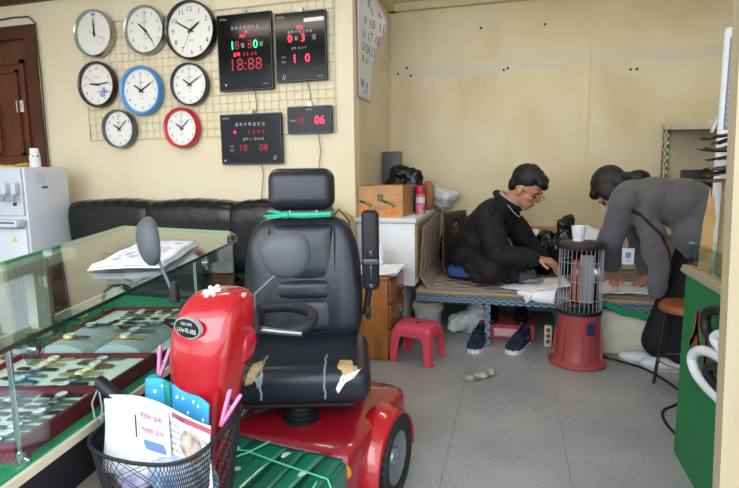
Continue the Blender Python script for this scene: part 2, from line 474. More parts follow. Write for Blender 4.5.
M_face = mat('clock_face_white', '#e7e6e2', 0.5)
M_cglass = glass_mat('clock_glass', '#ffffff', 1.35)
M_num = mat('clock_print', '#2a2a2e', 0.6)
def clock(label, x, z, rad, rimcol, rimw, depth, hm, num=0.11, style=0, metal=0.0, yaw_=0.0, extra=None):
    """wall clock facing -y; local frame: x right, y up, z toward the room"""
    t = thing('wall_clock', label, 'clock', (x, WY-0.016, z), 0, 'clocks hung on the wire grid', world=False)
    B = Matrix(((1, 0, 0, 0), (0, 0, -1, 0), (0, 1, 0, 0), (0, 0, 0, 1)))
    r = rad*0.95
    mr = mat('clock_rim_'+rimcol[1:], rimcol, 0.3 if not metal else 0.25, metal, coat=0.3 if not metal else 0)
    obj('rim', MB().lathe([(r*0.9, 0), (r, 0.004), (r, depth*0.75), (r-rimw*0.3, depth), (r-rimw, depth*0.9), (r-rimw-0.003, depth*0.55), (r-rimw-0.003, depth*0.45)], 44, B, cap=False), mr, t)
    obj('face', MB().lathe([(r*0.9, 0.003), (r-rimw, depth*0.42), (r-rimw, depth*0.5), (0.0, depth*0.5)], 44, B), M_face, t)
    rf = r-rimw; zf = depth*0.5+0.0008
    nm = MB()
    if style == 1:   # plain dial: only a short centre line and emblem
        for a in range(12):
            an = PI/6*a
            nm.cbox((0, rf*0.9, zf), (0.002, rf*0.06, 0.0005), B @ Matrix.Rotation(-an, 4, 'Z'))
        put_text(nm, 'QUARTZ', (0, rf*0.42), rf*0.06, B, depth=zf)
        nm.tube([(rf*0.30+rf*0.16*math.cos(q*PI/6), -rf*0.34+rf*0.16*math.sin(q*PI/6), zf) for q in range(12)], 0.001, 4, True, B)
    else:
        for a in range(1, 13):
            an = PI/6*a
            put_text(nm, str(a), (math.sin(an)*rf*0.78, math.cos(an)*rf*0.78), rf*num*1.45, B, depth=zf)
        for a in range(60):
            an = PI/30*a
            nm.cbox((0, rf*0.95, zf), (0.0015, rf*0.03, 0.0005), B @ Matrix.Rotation(-an, 4, 'Z'))
        put_text(nm, 'QUARTZ', (0, rf*0.36), rf*0.07, B, depth=zf)
        put_text(nm, 'KOREA', (0, -rf*0.36), rf*0.05, B, depth=zf)
    obj('numerals', nm, M_num, t, smooth=False)
    h, mi = hm
    for nmn, an, L, w, dz in (('hour_hand', (h % 12+mi/60)*PI/6, 0.5, 0.045, 0.003), ('minute_hand', mi*PI/30, 0.74, 0.032, 0.005)):
        obj(nmn, MB().prism([(-rf*w, -rf*0.14), (rf*w, -rf*0.14), (rf*w*0.8, rf*L*0.8), (0, rf*L), (-rf*w*0.8, rf*L*0.8)], zf+dz, zf+dz+0.0012, B @ Matrix.Rotation(-an, 4, 'Z')), M_blackm, t, smooth=False)
    obj('second_hand', MB().cbox((0, rf*0.22, zf+0.0075), (0.0016, rf*0.95, 0.0008), B @ Matrix.Rotation(-2.6-h, 4, 'Z')).lathe([(rf*0.05, zf+0.002), (rf*0.05, zf+0.009), (0, zf+0.009)], 12, B), M_blackm, t, smooth=False)
    if extra:
        extra(t, B, rf, zf)
    obj('glass', MB().lathe([(0.0, depth*0.86), (rf+0.002, depth*0.82)], 36, B, cap=False), M_cglass, t)
    t.rotation_euler = (0, 0, 0)
    return t
def flower(t, B, rf, zf):
    f = MB()
    for k in range(14):
        a = rnd.random()*6.28; q = rnd.random()**0.5*rf*0.24
        f.lathe([(rf*(0.05+0.05*rnd.random()), zf+0.0004), (0, zf+0.0006)], 8, B @ Matrix.Translation((rf*0.32+q*math.cos(a), -rf*0.42+q*math.sin(a), 0)))
    obj('flower_print', f, mat('violet_print', '#8c90c8', 0.7, var=0.3, vscale=30), t)
def sticker(t, B, rf, zf):
    obj('sticker', MB().cbox((0, rf*0.86, zf), (rf*0.24, rf*0.08, 0.0006), B), mat('blue_sticker', '#4d78b8', 0.5), t, smooth=False)
clock('plain white dial wall clock with silver rim and tiny blue sticker', -2.82, 2.03, 0.165, '#a9a699', 0.011, 0.05, (12, 0), style=1, metal=0.8, extra=sticker)
clock('silver-rimmed white wall clock between the plain one and large black one', -2.41, 2.02, 0.167, '#9b9c98', 0.013, 0.045, (10, 24), metal=0.8, num=0.095)
clock('largest wall clock, black rim and big numerals', -2.06, 1.99, 0.195, '#17171b', 0.013, 0.05, (1, 50), num=0.125)
clock('dark brown rimmed wall clock with violet flower print on dial', -2.83, 1.69, 0.165, '#35191a', 0.017, 0.045, (9, 14), num=0.09, extra=flower)
clock('wall clock with bright blue rim', -2.47, 1.63, 0.173, '#4a8fd0', 0.02, 0.05, (10, 10), num=0.09)
clock('small black-rimmed wall clock under the largest clock', -2.09, 1.65, 0.145, '#22262a', 0.009, 0.05, (10, 10), num=0.1)
clock('wall clock with thick slate grey rim, beside the red one', -2.67, 1.38, 0.138, '#4c5359', 0.010, 0.055, (10, 8), num=0.1)
clock('wall clock with bright red rim', -2.17, 1.37, 0.142, '#c01f26', 0.018, 0.05, (10, 8), num=0.1)

# ================================================================== LED calendar clocks
M_screen = mat('dark_acrylic', '#07080b', 0.15, spec=0.25)
M_led = mat('led_red', '#ff2038', 0.5, emit=4.0)
M_ledd = mat('led_red_dim', '#8c1020', 0.5, emit=0.55)
M_ledg = mat('led_green', '#20f080', 0.5, emit=2.6)
M_prt = mat('board_print', '#b8bcc0', 0.6)
def led_board(label, x0, x1, z0, z1, rows, cord):
    cx, cz = (x0+x1)/2, (z0+z1)/2; w, h = x1-x0, z1-z0
    t = thing('led_clock', label, 'digital clock', (cx, WY-0.016, z0), 0, 'LED clocks hung on the wire grid')
    y = WY-0.016
    obj('case', MB().rbox((cx, y-0.013, cz), (w, 0.026, h), 0.008, 3), mat('board_case', '#1b1c20', 0.35), t)
    obj('bezel', MB().rbox((cx, y-0.027, cz), (w-0.006, 0.003, h-0.006), 0.002, 1), mat('clear_edge', '#4d5156', 0.15), t)
    sc = obj('screen', MB().rbox((cx, y-0.030, cz), (w-0.016, 0.004, h-0.016), 0.002, 1), M_screen, t)
    Mx = frame((cx, y-0.0326, cz), (1, 0, 0), (0, 0, 1))
    bag = {}
    for (s, u, v, hh, kind) in rows:
        b = bag.setdefault(kind, MB()); put_text(b, s, (u*w/2, v*h/2), hh, Mx)
    for kind, b in bag.items():
        nm, mm = {'r': ('digits', M_led), 'd': ('unlit_digits', M_ledd), 'g': ('date_digits', M_ledg), 'p': ('lettering', M_prt)}[kind]
        obj(nm, b, mm, sc, smooth=False)
    if cord:
        obj('cord', MB().tube([(cx+c[0], WY-0.022, c[1]) for c in cord], 0.0035, 5), mat('cord_grey', '#8c8674', 0.6), t)
    obj('hanger', MB().cbox((cx, WY-0.024, z1+0.012), (0.03, 0.012, 0.03)), M_steel, t, smooth=False)
led_board('tall LED calendar clock with green date digits', -1.87, -1.485, 1.59, 2.065,
    [('DIGITAL', -0.72, 0.86, 0.010, 'p'), ('월 화 수 목 금 토 일', 0.05, 0.62, 0.022, 'p'), ('수', 0.1, 0.5, 0.018, 'r'), ('오전  AM  PM', 0.2, 0.40, 0.016, 'd'), ('AM', -0.05, 0.41, 0.018, 'r'),
     ('1', -0.42, 0.18, 0.05, 'g'), ('0', 0.42, 0.18, 0.05, 'g'), ('8', -0.25, 0.18, 0.05, 'd'), ('8', 0.22, 0.18, 0.05, 'd'), ('월', -0.05, 0.17, 0.028, 'p'), ('일', 0.62, 0.17, 0.028, 'p'),
     ('음력', -0.28, -0.06, 0.024, 'r'), ('8 8  8 8', 0.2, -0.06, 0.022, 'd'), ('18:88', 0.08, -0.32, 0.075, 'd'), ('CLOCK', 0.74, -0.85, 0.008, 'p'), ('♥', -0.72, -0.84, 0.014, 'p')],
    [(0.05, 1.59), (0.06, 1.5), (0.05, 1.44)])
led_board('LED calendar clock with white label strip near its top', -1.465, -1.125, 1.625, 2.04,
    [('DIGITAL', -0.72, 0.86, 0.010, 'p'), ('월 화 수 목 금 토 일', 0.0, 0.42, 0.018, 'p'), ('오늘', 0.0, 0.54, 0.022, 'r'), ('0', -0.38, 0.24, 0.045, 'r'), ('월', -0.15, 0.24, 0.024, 'p'), ('3', 0.12, 0.24, 0.045, 'r'), ('일', 0.55, 0.24, 0.03, 'p'),
     ('음력  12  8  8', -0.05, -0.04, 0.016, 'p'), ('1', -0.22, -0.34, 0.05, 'r'), ('0', 0.28, -0.34, 0.05, 'r'), ('오전', -0.66, -0.28, 0.014, 'p'), ('오후', -0.66, -0.42, 0.014, 'p'), ('// ', -0.66, -0.86, 0.03, 'p'), ('CLOCK', 0.76, -0.88, 0.008, 'p')], None)
led_board('wide LED calendar clock with day names, nearest the scooter headrest', -1.88, -1.44, 1.12, 1.445,
    [('DIGITAL', -0.78, 0.84, 0.010, 'p'), ('월 화 수 목 금 토 일', 0.0, 0.58, 0.024, 'p'), ('수', -0.5, 0.28, 0.026, 'r'), ('8  8  8  8', 0.2, 0.28, 0.022, 'd'), ('음력 1 2  월 8 8 일', 0.1, 0.0, 0.018, 'p'), ('18', -0.22, -0.34, 0.045, 'd'), ('08', 0.42, -0.34, 0.045, 'd'),
     ('오전', -0.62, -0.28, 0.014, 'p'), ('오후', -0.62, -0.44, 0.014, 'p'), ('// ', 0.78, -0.75, 0.03, 'p'), ('♥', -0.86, -0.84, 0.014, 'p')],
    [(0.06, 1.12), (0.07, 1.05), (0.05, 0.9)])
led_board('small LED clock showing 06 in bright red', -1.40, -1.10, 1.305, 1.475,
    [('CLOCK', 0.0, 0.72, 0.010, 'p'), ('06', 0.48, -0.05, 0.05, 'r'), ('18', -0.35, -0.05, 0.04, 'd'), ('오전 8', -0.72, -0.05, 0.014, 'p'), (':', 0.08, -0.05, 0.02, 'd')],
    [(0.05, 1.305), (0.065, 1.2), (0.05, 1.1), (0.06, 0.85)])
lb = MB().cbox((-1.20, WY-0.0495, 1.983), (0.13, 0.0012, 0.022))
tag(obj('label_strip', lb, M_paper, smooth=False), 'white paper strip stuck on LED calendar clock', 'label')
tag(obj('cord', MB().tube([(-1.27, WY-0.008, 1.625), (-1.25, WY-0.01, 1.55), (-1.25, WY-0.01, 1.48)], 0.0035, 5), mat('cord_grey', '#8c8674')), 'thin cord between two LED clocks', 'cord')

# ================================================================== calendar on the alcove side wall
cal = thing('wall_calendar', 'curling paper month calendar on the alcove side wall', 'calendar', (CX, 3.4, 1.53))
def cal_fn(u, v):
    z = 2.3-v*0.77
    c = math.sin(v*PI)**2
    wy = 0.40-0.08*v
    y = 3.22+u*wy
    x = CX+0.012+0.02*math.sin(v*5.0)*u+0.07*(u**2.0)*(math.exp(-((v-0.33)/0.16)**2))+0.012*u*u
    return (x, y, z)
pg = obj('page', MB().sheet(cal_fn, 12, 24), mat('calendar_paper', '#d8d8da', 0.8, var=0.05), cal, solid=0.0012)
cn = {'k': MB(), 'b': MB(), 'r': MB()}
def cal_text(s, u, v, h, c, w=None):
    p = Vector(cal_fn(u, v)); du_ = Vector(cal_fn(u+0.02, v))-p; dv_ = Vector(cal_fn(u, v-0.02))-p
    Mx = frame(p, du_, dv_); put_text(cn[c], s, (0, 0), h, Mx, depth=0.0022, w=w)
for s, u, v, h, c in (('2', 0.2, 0.02, 0.10, 'r'), ('월', 0.5, 0.10, 0.05, 'k'), ('토', 0.5, 0.2, 0.045, 'k'), ('3', 0.55, 0.27, 0.05, 'k'), ('4', 0.8, 0.27, 0.05, 'b'), ('10', 0.58, 0.37, 0.055, 'k'), ('11', 0.86, 0.37, 0.055, 'b'), ('17', 0.58, 0.475, 0.055, 'k'), ('18', 0.86, 0.475, 0.055, 'b'),
                      ('24', 0.56, 0.575, 0.055, 'k'), ('25', 0.84, 0.575, 0.055, 'b'), ('9', 0.33, 0.37, 0.05, 'k'), ('16', 0.3, 0.475, 0.05, 'k'), ('23', 0.3, 0.575, 0.05, 'k'), ('30', 0.3, 0.67, 0.045, 'k'), ('31', 0.55, 0.67, 0.045, 'k'),
                      ('08', 0.3, 0.87, 0.05, 'b'), ('2월', 0.62, 0.87, 0.04, 'b'), ('031-000', 0.5, 0.93, 0.022, 'b')):
    cal_text(s, u, v, h, c)
for c, m in (('k', mat('ink_black', '#3c3f48', 0.7)), ('b', mat('ink_blue', '#3f66a8', 0.7)), ('r', mat('ink_red', '#b8402f', 0.7))):
    obj('print', cn[c], m, pg, smooth=False)
# ================================================================== black leather sofa
sofa = thing('leather_sofa', 'black leather sofa standing under the wall clocks', 'sofa', (-2.0, 2.85, 0))
M_sofa = mat('sofa_leather', '#131013', 0.28, bump=0.5, bscale=11, spec=0.5)
obj('base', MB().rbox((-1.98, 2.84, 0.13), (2.0, 0.5, 0.22), 0.03, 3), M_sofa, sofa)
for x in (-2.8, -1.16):
    for y in (2.66, 3.02):
        obj('foot', MB().lathe([(0.02, 0), (0.025, 0.03), (0.025, 0.04)], 12, Matrix.Translation((x, y, 0))), M_black, sofa)
for k in range(3):
    x = -2.58+k*0.60
    obj('seat_cushion', MB().rbox((x, 2.80, 0.33), (0.58, 0.42, 0.16), 0.06, 4), M_sofa, sofa)
# back cushions with soft folds
def back_cushion(cx, w):
    def fn(u, v):
        a = v*2*PI
        yy = math.copysign(abs(math.cos(a))**0.55, math.cos(a)); zz = math.copysign(abs(math.sin(a))**0.55, math.sin(a))
        e = 1-abs(2*u-1)**10
        f = 0.93+0.07*e
        pl = 0.003*math.sin(u*40+zz*3+cx*5)*max(0, zz)+0.006*math.sin(u*7+cx)
        return (cx+(u-0.5)*w, 2.985+yy*(0.125*f)-0.02*zz, 0.655+zz*(0.245*f)+pl*e)
    m = MB().sheet(fn, 30, 28)
    for q in (0, 30):
        m.f.append(tuple(j*31+q for j in range(28)))
    return m
for cx, w in ((-2.62, 0.62), (-2.0, 0.61), (-1.39, 0.6)):
    obj('back_cushion', back_cushion(cx, w), M_sofa, sofa)
for x in (-2.89, -1.04):
    def arm_fn(u, v, x=x):
        a = v*2*PI
        xx = math.copysign(abs(math.cos(a))**0.6, math.cos(a)); zz = math.copysign(abs(math.sin(a))**0.6, math.sin(a))
        e = (1-abs(2*u-1)**8)*0.15+0.85
        lift = 0.20*max(0, (u-0.35)/0.65)**1.3 if x < -2 else 0.0
        return (x+xx*0.075*e, 2.62+u*0.49, 0.27+lift/2+zz*(0.26+lift/2)*e)
    m = MB().sheet(arm_fn, 16, 24)
    for q in (0, 16): m.f.append(tuple(j*17+q for j in range(24)))
    obj('armrest', m, M_sofa, sofa)

# ================================================================== water dispenser
wd = thing('water_dispenser', 'white water dispenser beside the sofa', 'water dispenser', (-3.14, 2.78, 0))
M_wd = mat('dispenser_white', '#ccd1da', 0.35)
obj('body', MB().rbox((-3.145, 2.77, 0.565), (0.33, 0.34, 1.11), 0.012, 3), M_wd, wd)
obj('front_panel', MB().rbox((-3.145, 2.592, 0.96), (0.31, 0.018, 0.30), 0.008, 2), mat('dispenser_grey_white', '#c3c8d2', 0.35), wd)
obj('lower_panel', MB().rbox((-3.145, 2.592, 0.40), (0.31, 0.018, 0.66), 0.008, 2), M_wd, wd)
for x in (-3.20, -3.10, -3.02):
    tp = obj('tap', MB().rbox((x, 2.565, 0.985), (0.04, 0.045, 0.075), 0.01, 3).tube([(x, 2.555, 0.955), (x, 2.548, 0.925)], [0.013, 0.009], 10), mat('tap_grey', '#c2c8d2', 0.35), wd)
    obj('lever', MB().rbox((x, 2.538, 0.925), (0.035, 0.012, 0.045), 0.004, 2), mat('lever_grey', '#8f98a6', 0.4), tp)
obj('drip_tray', MB().rbox((-3.12, 2.555, 0.765), (0.27, 0.075, 0.045), 0.008, 2), mat('tray_grey', '#c9ced8', 0.35), wd)
obj('tray_slot', MB().cbox((-3.12, 2.5165, 0.772), (0.24, 0.002, 0.012)), mat('slot_dark', '#5e646e', 0.5), wd, smooth=False)
obj('button', MB().rbox((-3.055, 2.583, 0.885), (0.032, 0.006, 0.025), 0.003, 2), mat('button_navy', '#39485e', 0.4), wd)
wl = obj('warning_sticker', MB().prism([(-0.022, -0.018), (0.022, -0.018), (0, 0.022)], 0, 0.001, frame((-3.085, 2.5825, 0.66), (1, 0, 0), (0, 0, 1))), mat('sticker_yellow', '#d8c24a', 0.5), wd, smooth=False)
st = obj('info_sticker', MB().cbox((-2.9797, 2.735, 1.035), (0.001, 0.12, 0.10)), mat('sticker_pale', '#d2d5dc', 0.5), wd, smooth=False)
tm = MB(); Mx = frame((-2.9788, 2.735, 1.035), (0, 1, 0), (0, 0, 1))
for k, (s, h) in enumerate((('냉온수기', 0.014), ('사용 전 주의사항', 0.009), ('물을 확인하세요', 0.009), ('청소 매월 1회', 0.008))):
    put_text(tm, s, (-0.01, 0.036-k*0.018), h, Mx)
obj('lettering', tm, mat('ink_grey', '#6e7580', 0.7), st, smooth=False)
obj('blue_mark', MB().cbox((-2.979, 2.745, 0.988), (0.0012, 0.045, 0.016)), mat('sticker_blue', '#3c5aa8', 0.5), st, smooth=False)
# paper cups in a stack and yellow packets lying on the dispenser
cup = thing('paper_cup_stack', 'stack of printed white paper cups on the water dispenser', 'paper cups', (-3.10, 2.80, 1.12))
M_cup = mat('paper_cup_white', '#e6e5ea', 0.6)
for k in range(4):
    cm = MB().lathe([(0.0, 0.075), (0.024, 0.075), (0.0255, 0.072), (0.034, 0.002), (0.0355, 0.0), (0.033, 0.0)], 20, Matrix.Translation((-3.10, 2.80, 1.122+k*0.016)))
    obj('cup', cm, M_cup, cup)
pm = MB()
for k in range(9):
    a = k*0.75; pm.ell((-3.10+0.0315*math.cos(a), 2.80+0.0315*math.sin(a), 1.196+0.012*math.sin(k*2.3)), (0.006, 0.006, 0.006), 6, 5)
obj('flower_print', pm, mat('cup_violet', '#7d78a8', 0.6), cup)
for k, (x, y, rz) in enumerate(((-3.26, 2.72, 0.3), (-3.19, 2.76, -0.2), (-3.23, 2.83, 0.9))):
    def fn(u, v, x=x, y=y, rz=rz, k=k):
        a, b = (u-0.5)*0.11, (v-0.5)*0.06
        return (x+a*math.cos(rz)-b*math.sin(rz), y+a*math.sin(rz)+b*math.cos(rz), 1.124+0.016*math.sin(PI*u)*math.sin(PI*v)*(1+0.5*math.sin(u*9+k))+0.004*k)
    tag(obj('coffee_sachet', MB().sheet(fn, 8, 6), mat('yellow_foil', '#c9a928', 0.35, var=0.3, vscale=25), solid=0.006), 'yellow sachet lying on the water dispenser', 'sachet', 'yellow sachets on the dispenser')

# ================================================================== glass showcase with watches
DV = Vector((-0.25007, 0.96823, 0)); DU = Vector((-0.96823, -0.25007, 0)); O2 = Vector((-0.87, 0.68, 0))
def cp(u, v, z): return tuple(O2+DU*u+DV*v+Vector((0, 0, z)))
def fu(v): return -0.108*v              # front edge
def zt(v): return 0.750+0.050*v        # the glass top rises a little towards the far end
def ct_(u, v, dz=0.0): return cp(u, v, zt(v)+dz)
ZB, ZT = 0.50, 0.75
M_glass = glass_mat('showcase_glass', '#eef8f4', 1.45)
sc = thing('glass_showcase', 'long glass-topped watch showcase with green lining', 'showcase', cp(0.35, 0.8, 0))
V0, V1 = -0.10, 1.10
BU = 0.70                               # depth of the case
def quad_slab(mb, ring, z0, z1):
    n = len(ring); mb.add([cp(u, v, z0) for u, v in ring]+[cp(u, v, z1) for u, v in ring],
        [tuple(range(n-1, -1, -1)), tuple(range(n, 2*n))]+[(i, (i+1) % n, n+(i+1) % n, n+i) for i in range(n)])
    return mb
base_ring = [(fu(V0), V0), (fu(V1), V1), (-0.035, 1.29), (0.52, 1.47), (0.53, V0)]
inner = [(fu(V0)+0.006, V0+0.006), (fu(V1)+0.006, V1-0.006), (-0.03, 1.28), (0.51, 1.46), (0.525, V0+0.006)]
body_ring = [(0.05, V0+0.05), (-0.06, V1-0.05), (0.02, 1.24), (0.48, 1.38), (0.49, V0+0.05)]
obj('cabinet_body', quad_slab(MB(), body_ring, 0.0, ZB-0.11), mat('cabinet_grey_beige', '#b5b0a3', 0.6, var=0.06), sc, smooth=False)
obj('skirt', quad_slab(MB(), base_ring, ZB-0.11, ZB-0.012), mat('skirt_dark', '#1c1d22', 0.5), sc, smooth=False)
obj('edge_strip', quad_slab(MB(), [(u-0.004*(i < 2), v) for i, (u, v) in enumerate(base_ring)], ZB-0.014, ZB+0.004), mat('cream_edge', '#cfc7ae', 0.5), sc, smooth=False)
obj('green_lining', quad_slab(MB(), inner, ZB+0.0042, ZB+0.008), mat('green_felt', '#12845c', 0.9, var=0.1, vscale=20), sc, smooth=False)
top_ring = [(fu(V0)-0.002, V0), (fu(1.11)-0.002, 1.11), (-0.09, 1.21), (-0.035, 1.31), (0.51, 1.50), (0.535, V0)]
def top_slab(ring, t):
    n = len(ring)
    return MB().add([ct_(u, v, -t) for u, v in ring]+[ct_(u, v, 0) for u, v in ring],
        [tuple(range(n-1, -1, -1)), tuple(range(n, 2*n))]+[(i, (i+1) % n, n+(i+1) % n, n+i) for i in range(n)])
tg = obj('glass_top', top_slab(top_ring, 0.008), M_glass, sc, smooth=False)
M_gedge = mat('glass_edge_green', '#12352f', 0.15, spec=0.6)
M_gedge2 = mat('glass_edge_bright_green', '#2f9a6b', 0.2, spec=0.6)
def edge(k, m, w=0.003):
    a, b = top_ring[k], top_ring[(k+1) % len(top_ring)]
    obj('glass_edge', MB().bar(ct_(a[0], a[1], -0.004), ct_(b[0], b[1], -0.004), w, 0.009), m, tg, smooth=False)
edge(0, M_gedge); edge(1, M_gedge); edge(2, M_gedge); edge(3, M_gedge2, 0.004); edge(4, M_gedge2, 0.012)
def pane(name, a, b):
    m = MB(); t = Vector(cp(*b, 0))-Vector(cp(*a, 0)); n = Vector((-t.y, t.x, 0)).normalized()*0.003
    vs = [Vector(cp(*a, ZB+0.0085)), Vector(cp(*b, ZB+0.0085)), Vector(ct_(*b, -0.009)), Vector(ct_(*a, -0.009))]
    m.add([v-n for v in vs]+[v+n for v in vs], [(0,1,2,3),(7,6,5,4),(0,4,5,1),(1,5,6,2),(2,6,7,3),(3,7,4,0)])
    obj(name, m, M_glass, sc, smooth=False)
pane('front_glass', (fu(V0)+0.012, V0+0.01), (fu(0.80)+0.012, 0.80)); pane('front_glass', (fu(0.81)+0.012, 0.81), (fu(V1)+0.012, V1-0.01))
pane('end_glass', (fu(V1)+0.015, V1), (-0.035, 1.28)); pane('end_glass', (-0.025, 1.285), (0.50, 1.455))
for v in (0.05, 0.815):
    po = obj('corner_post', MB().tube([cp(fu(v)+0.03, v, ZB+0.008), ct_(fu(v)+0.03, v, -0.012)], 0.0055, 10), M_chrome, sc)
    foot = Matrix.Translation(cp(fu(v)+0.03, v, ZB+0.008))
    obj('post_foot', MB().lathe([(0.02, 0), (0.02, 0.004), (0.010, 0.008), (0.009, 0.02), (0.0, 0.02)], 14, foot), M_chrome, po)
    Mx = frame(ct_(fu(v)+0.006, v+0.035, -0.035), tuple(DV), (0, 0, 1))
    obj('clamp_disc', MB().lathe([(0.0, 0.006), (0.026, 0.005), (0.03, 0.0), (0.026, -0.005), (0.0, -0.006)], 24, Mx), glass_mat('clamp_glass', '#d2e2de', 1.7, 0.05), po)
    obj('clamp_cap', MB().lathe([(0.009, -0.008), (0.009, 0.009), (0.0, 0.01)], 14, Mx), M_chrome, po)
# rear rail with an upright
M_alu = mat('white_aluminium', '#d4d7cf', 0.4)
obj('rear_rail', MB().bar(ct_(0.485, -0.05, -0.028), ct_(0.485, 1.02, -0.028), 0.05, 0.034), M_alu, sc, smooth=False)
obj('rear_upright', MB().bar(cp(0.49, 0.83, ZB+0.01), ct_(0.49, 0.83, -0.047), 0.05, 0.04), M_alu, sc, smooth=False)
obj('rear_upright', MB().bar(cp(0.495, 0.89, ZB+0.01), ct_(0.495, 0.89, -0.047), 0.016, 0.03), mat('aluminium_grey', '#8f948f', 0.4), sc, smooth=False)
obj('rear_board', MB().bar(cp(0.52, -0.05, ZB+0.032), cp(0.512, 1.44, ZB+0.032), 0.012, 0.045), M_alu, sc, smooth=False)

# trays
M_tray = mat('maroon_tray_board', '#6e1a2c', 0.6)
M_lin = mat('tray_lining_white', '#e6e4df', 0.8)
def tray(label, u0, u1, v0, v1, z=ZB+0.0085, h=0.04):
    t = thing('watch_tray', label, 'tray', cp((u0+u1)/2, (v0+v1)/2, z), 0, 'maroon watch trays in the showcase')
    w = 0.008
    def side(a, b): obj('side', MB().bar(cp(a[0], a[1], z+h/2), cp(b[0], b[1], z+h/2), w, h), M_tray, t, smooth=False)
    e = fu(v0)*0; s0, s1 = fu(v0), fu(v1)
    side((u0+s0, v0), (u0+s1, v1)); side((u1, v0), (u1, v1)); side((u0+s0, v0+w/2), (u1, v0+w/2)); side((u0+s1, v1-w/2), (u1, v1-w/2))
    m = MB(); quad_slab(m, [(u0+s0+0.004, v0+0.006), (u0+s1+0.004, v1-0.006), (u1-0.004, v1-0.006), (u1-0.004, v0+0.006)], z+0.001, z+h-0.014)
    obj('lining', m, M_lin, t, smooth=False)
    return z+h-0.0136
# watch prototypes, local: strap along y, dial up
M_gold = mat('gold', '#d6bb86', 0.35, 0.6)
M_wst = mat('watch_steel', '#747a80', 0.35, 0.55)
M_strapb = mat('strap_black', '#1b1b1d', 0.5)
M_strapn = mat('strap_brown', '#6b4630', 0.55)
M_dialw = mat('dial_white', '#f0efe9', 0.35)
M_dialb = mat('dial_dark', '#20262c', 0.3)
def make_watch(name, label, strap, case, dial, L=0.125, r=0.0185, link=True):
    t = thing(name, label, 'watch', (0, 0, 0), 0, 'watches laid out in the showcase', world=False)
    cm = MB().lathe([(r*0.85, 0.001), (r, 0.003), (r, 0.0095), (r*0.88, 0.0125), (r*0.86, 0.0115)], 20, cap=False)
    obj('case', cm, case, t)
    obj('dial', MB().lathe([(r*0.87, 0.0117), (0.0, 0.0119)], 20, cap=False), dial, t)
    obj('crown', MB().tube([(r, 0, 0.005), (r+0.004, 0, 0.005)], 0.0022, 8), case, t)
    hm = MB().cbox((0, 0.004, 0.0124), (0.0012, 0.011, 0.0004)).cbox((0.003, 0, 0.0124), (0.008, 0.0012, 0.0004))
    obj('hands', hm, M_blackm if dial is M_dialw else M_paper, t, smooth=False)
    for sgn in (-1, 1):
        sm = MB(); n = 9
        for k in range(n):
            f0, f1 = k/n, (k+1)/n
            y0 = sgn*(r*0.8+f0*(L/2-r*0.8)); y1 = sgn*(r*0.8+(f1-(0.12/n if link else 0))*(L/2-r*0.8))
            w0 = 0.0098-0.002*f0; zc = 0.0042+0.0012*math.sin(f0*3.1)
            sm.box(-w0, w0, min(y0, y1), max(y0, y1), zc-0.0016, zc+0.0016)
        obj('strap', sm, strap, t, smooth=False)
    return t
protos = [make_watch('wrist_watch', 'steel bracelet watch with white dial in the front tray', M_wst, M_wst, M_dialw),
          make_watch('wrist_watch', 'black strap watch with steel case and white dial', M_strapb, M_wst, M_dialw),
          make_watch('wrist_watch', 'gold bracelet watch with white dial', M_gold, M_gold, M_dialw),
          make_watch('wrist_watch', 'steel bracelet watch with dark dial', M_wst, M_wst, M_dialb),
          make_watch('wrist_watch', 'brown leather strap watch with gold case', M_strapn, M_gold, M_dialw)]
placed = [False]*5
BASEA = math.atan2(DV.y, DV.x)
def put_watch(k, u, v, z, ang, label, tilt=0.0, sc=1.0):
    loc = cp(u, v, z); rot = (tilt, 0, BASEA-PI/2+ang)
    if placed[k]: o = dup(protos[k], loc, rot, label)
    else:
        o = protos[k]; placed[k] = True; o.location = loc; o.rotation_euler = rot; o['label'] = label
    o.scale = (sc, sc, sc)
KN = ['steel bracelet watch with white dial', 'black strap watch with white dial', 'gold bracelet watch with white dial', 'steel bracelet watch with dark dial', 'brown strap watch with gold case']
def fill(u0, u1, v0, v1, z, nu, nv, kinds, where, along=True, jit=0.12, sc=1.0):
    for i in range(nu):
        for j in range(nv):
            k = rnd.choice(kinds)
            u = u0+(u1-u0)*(i+0.5)/nu+fu(v0)*0.5; v = v0+(v1-v0)*(j+0.5)/nv
            put_watch(k, u+rnd.uniform(-1, 1)*0.004, v+rnd.uniform(-1, 1)*0.004, z, (0 if along else PI/2)+rnd.uniform(-jit, jit), KN[k]+' '+where, 0.0, sc)
z1 = tray('near maroon tray crowded with rows of steel watches', 0.035, 0.36, 0.04, 0.305)
fill(0.03, 0.35, 0.05, 0.30, z1, 3, 8, [0, 0, 3, 3, 0, 1], 'in the tray crowded with steel watches', along=False, sc=0.8)
z2 = tray('maroon tray with gold and black strap watches', 0.035, 0.36, 0.31, 0.55)
fill(0.06, 0.34, 0.32, 0.54, z2, 2, 6, [1, 2, 1, 4, 3, 0], 'in the tray of gold and black watches', along=False, jit=0.3, sc=0.9)
z4 = tray('far maroon tray with dark strap watches', 0.06, 0.36, 0.82, 1.08)
fill(0.09, 0.34, 0.84, 1.06, z4, 2, 6, [1, 1, 3, 4, 2], 'in the tray of dark strap watches', along=False, jit=0.4, sc=0.85)
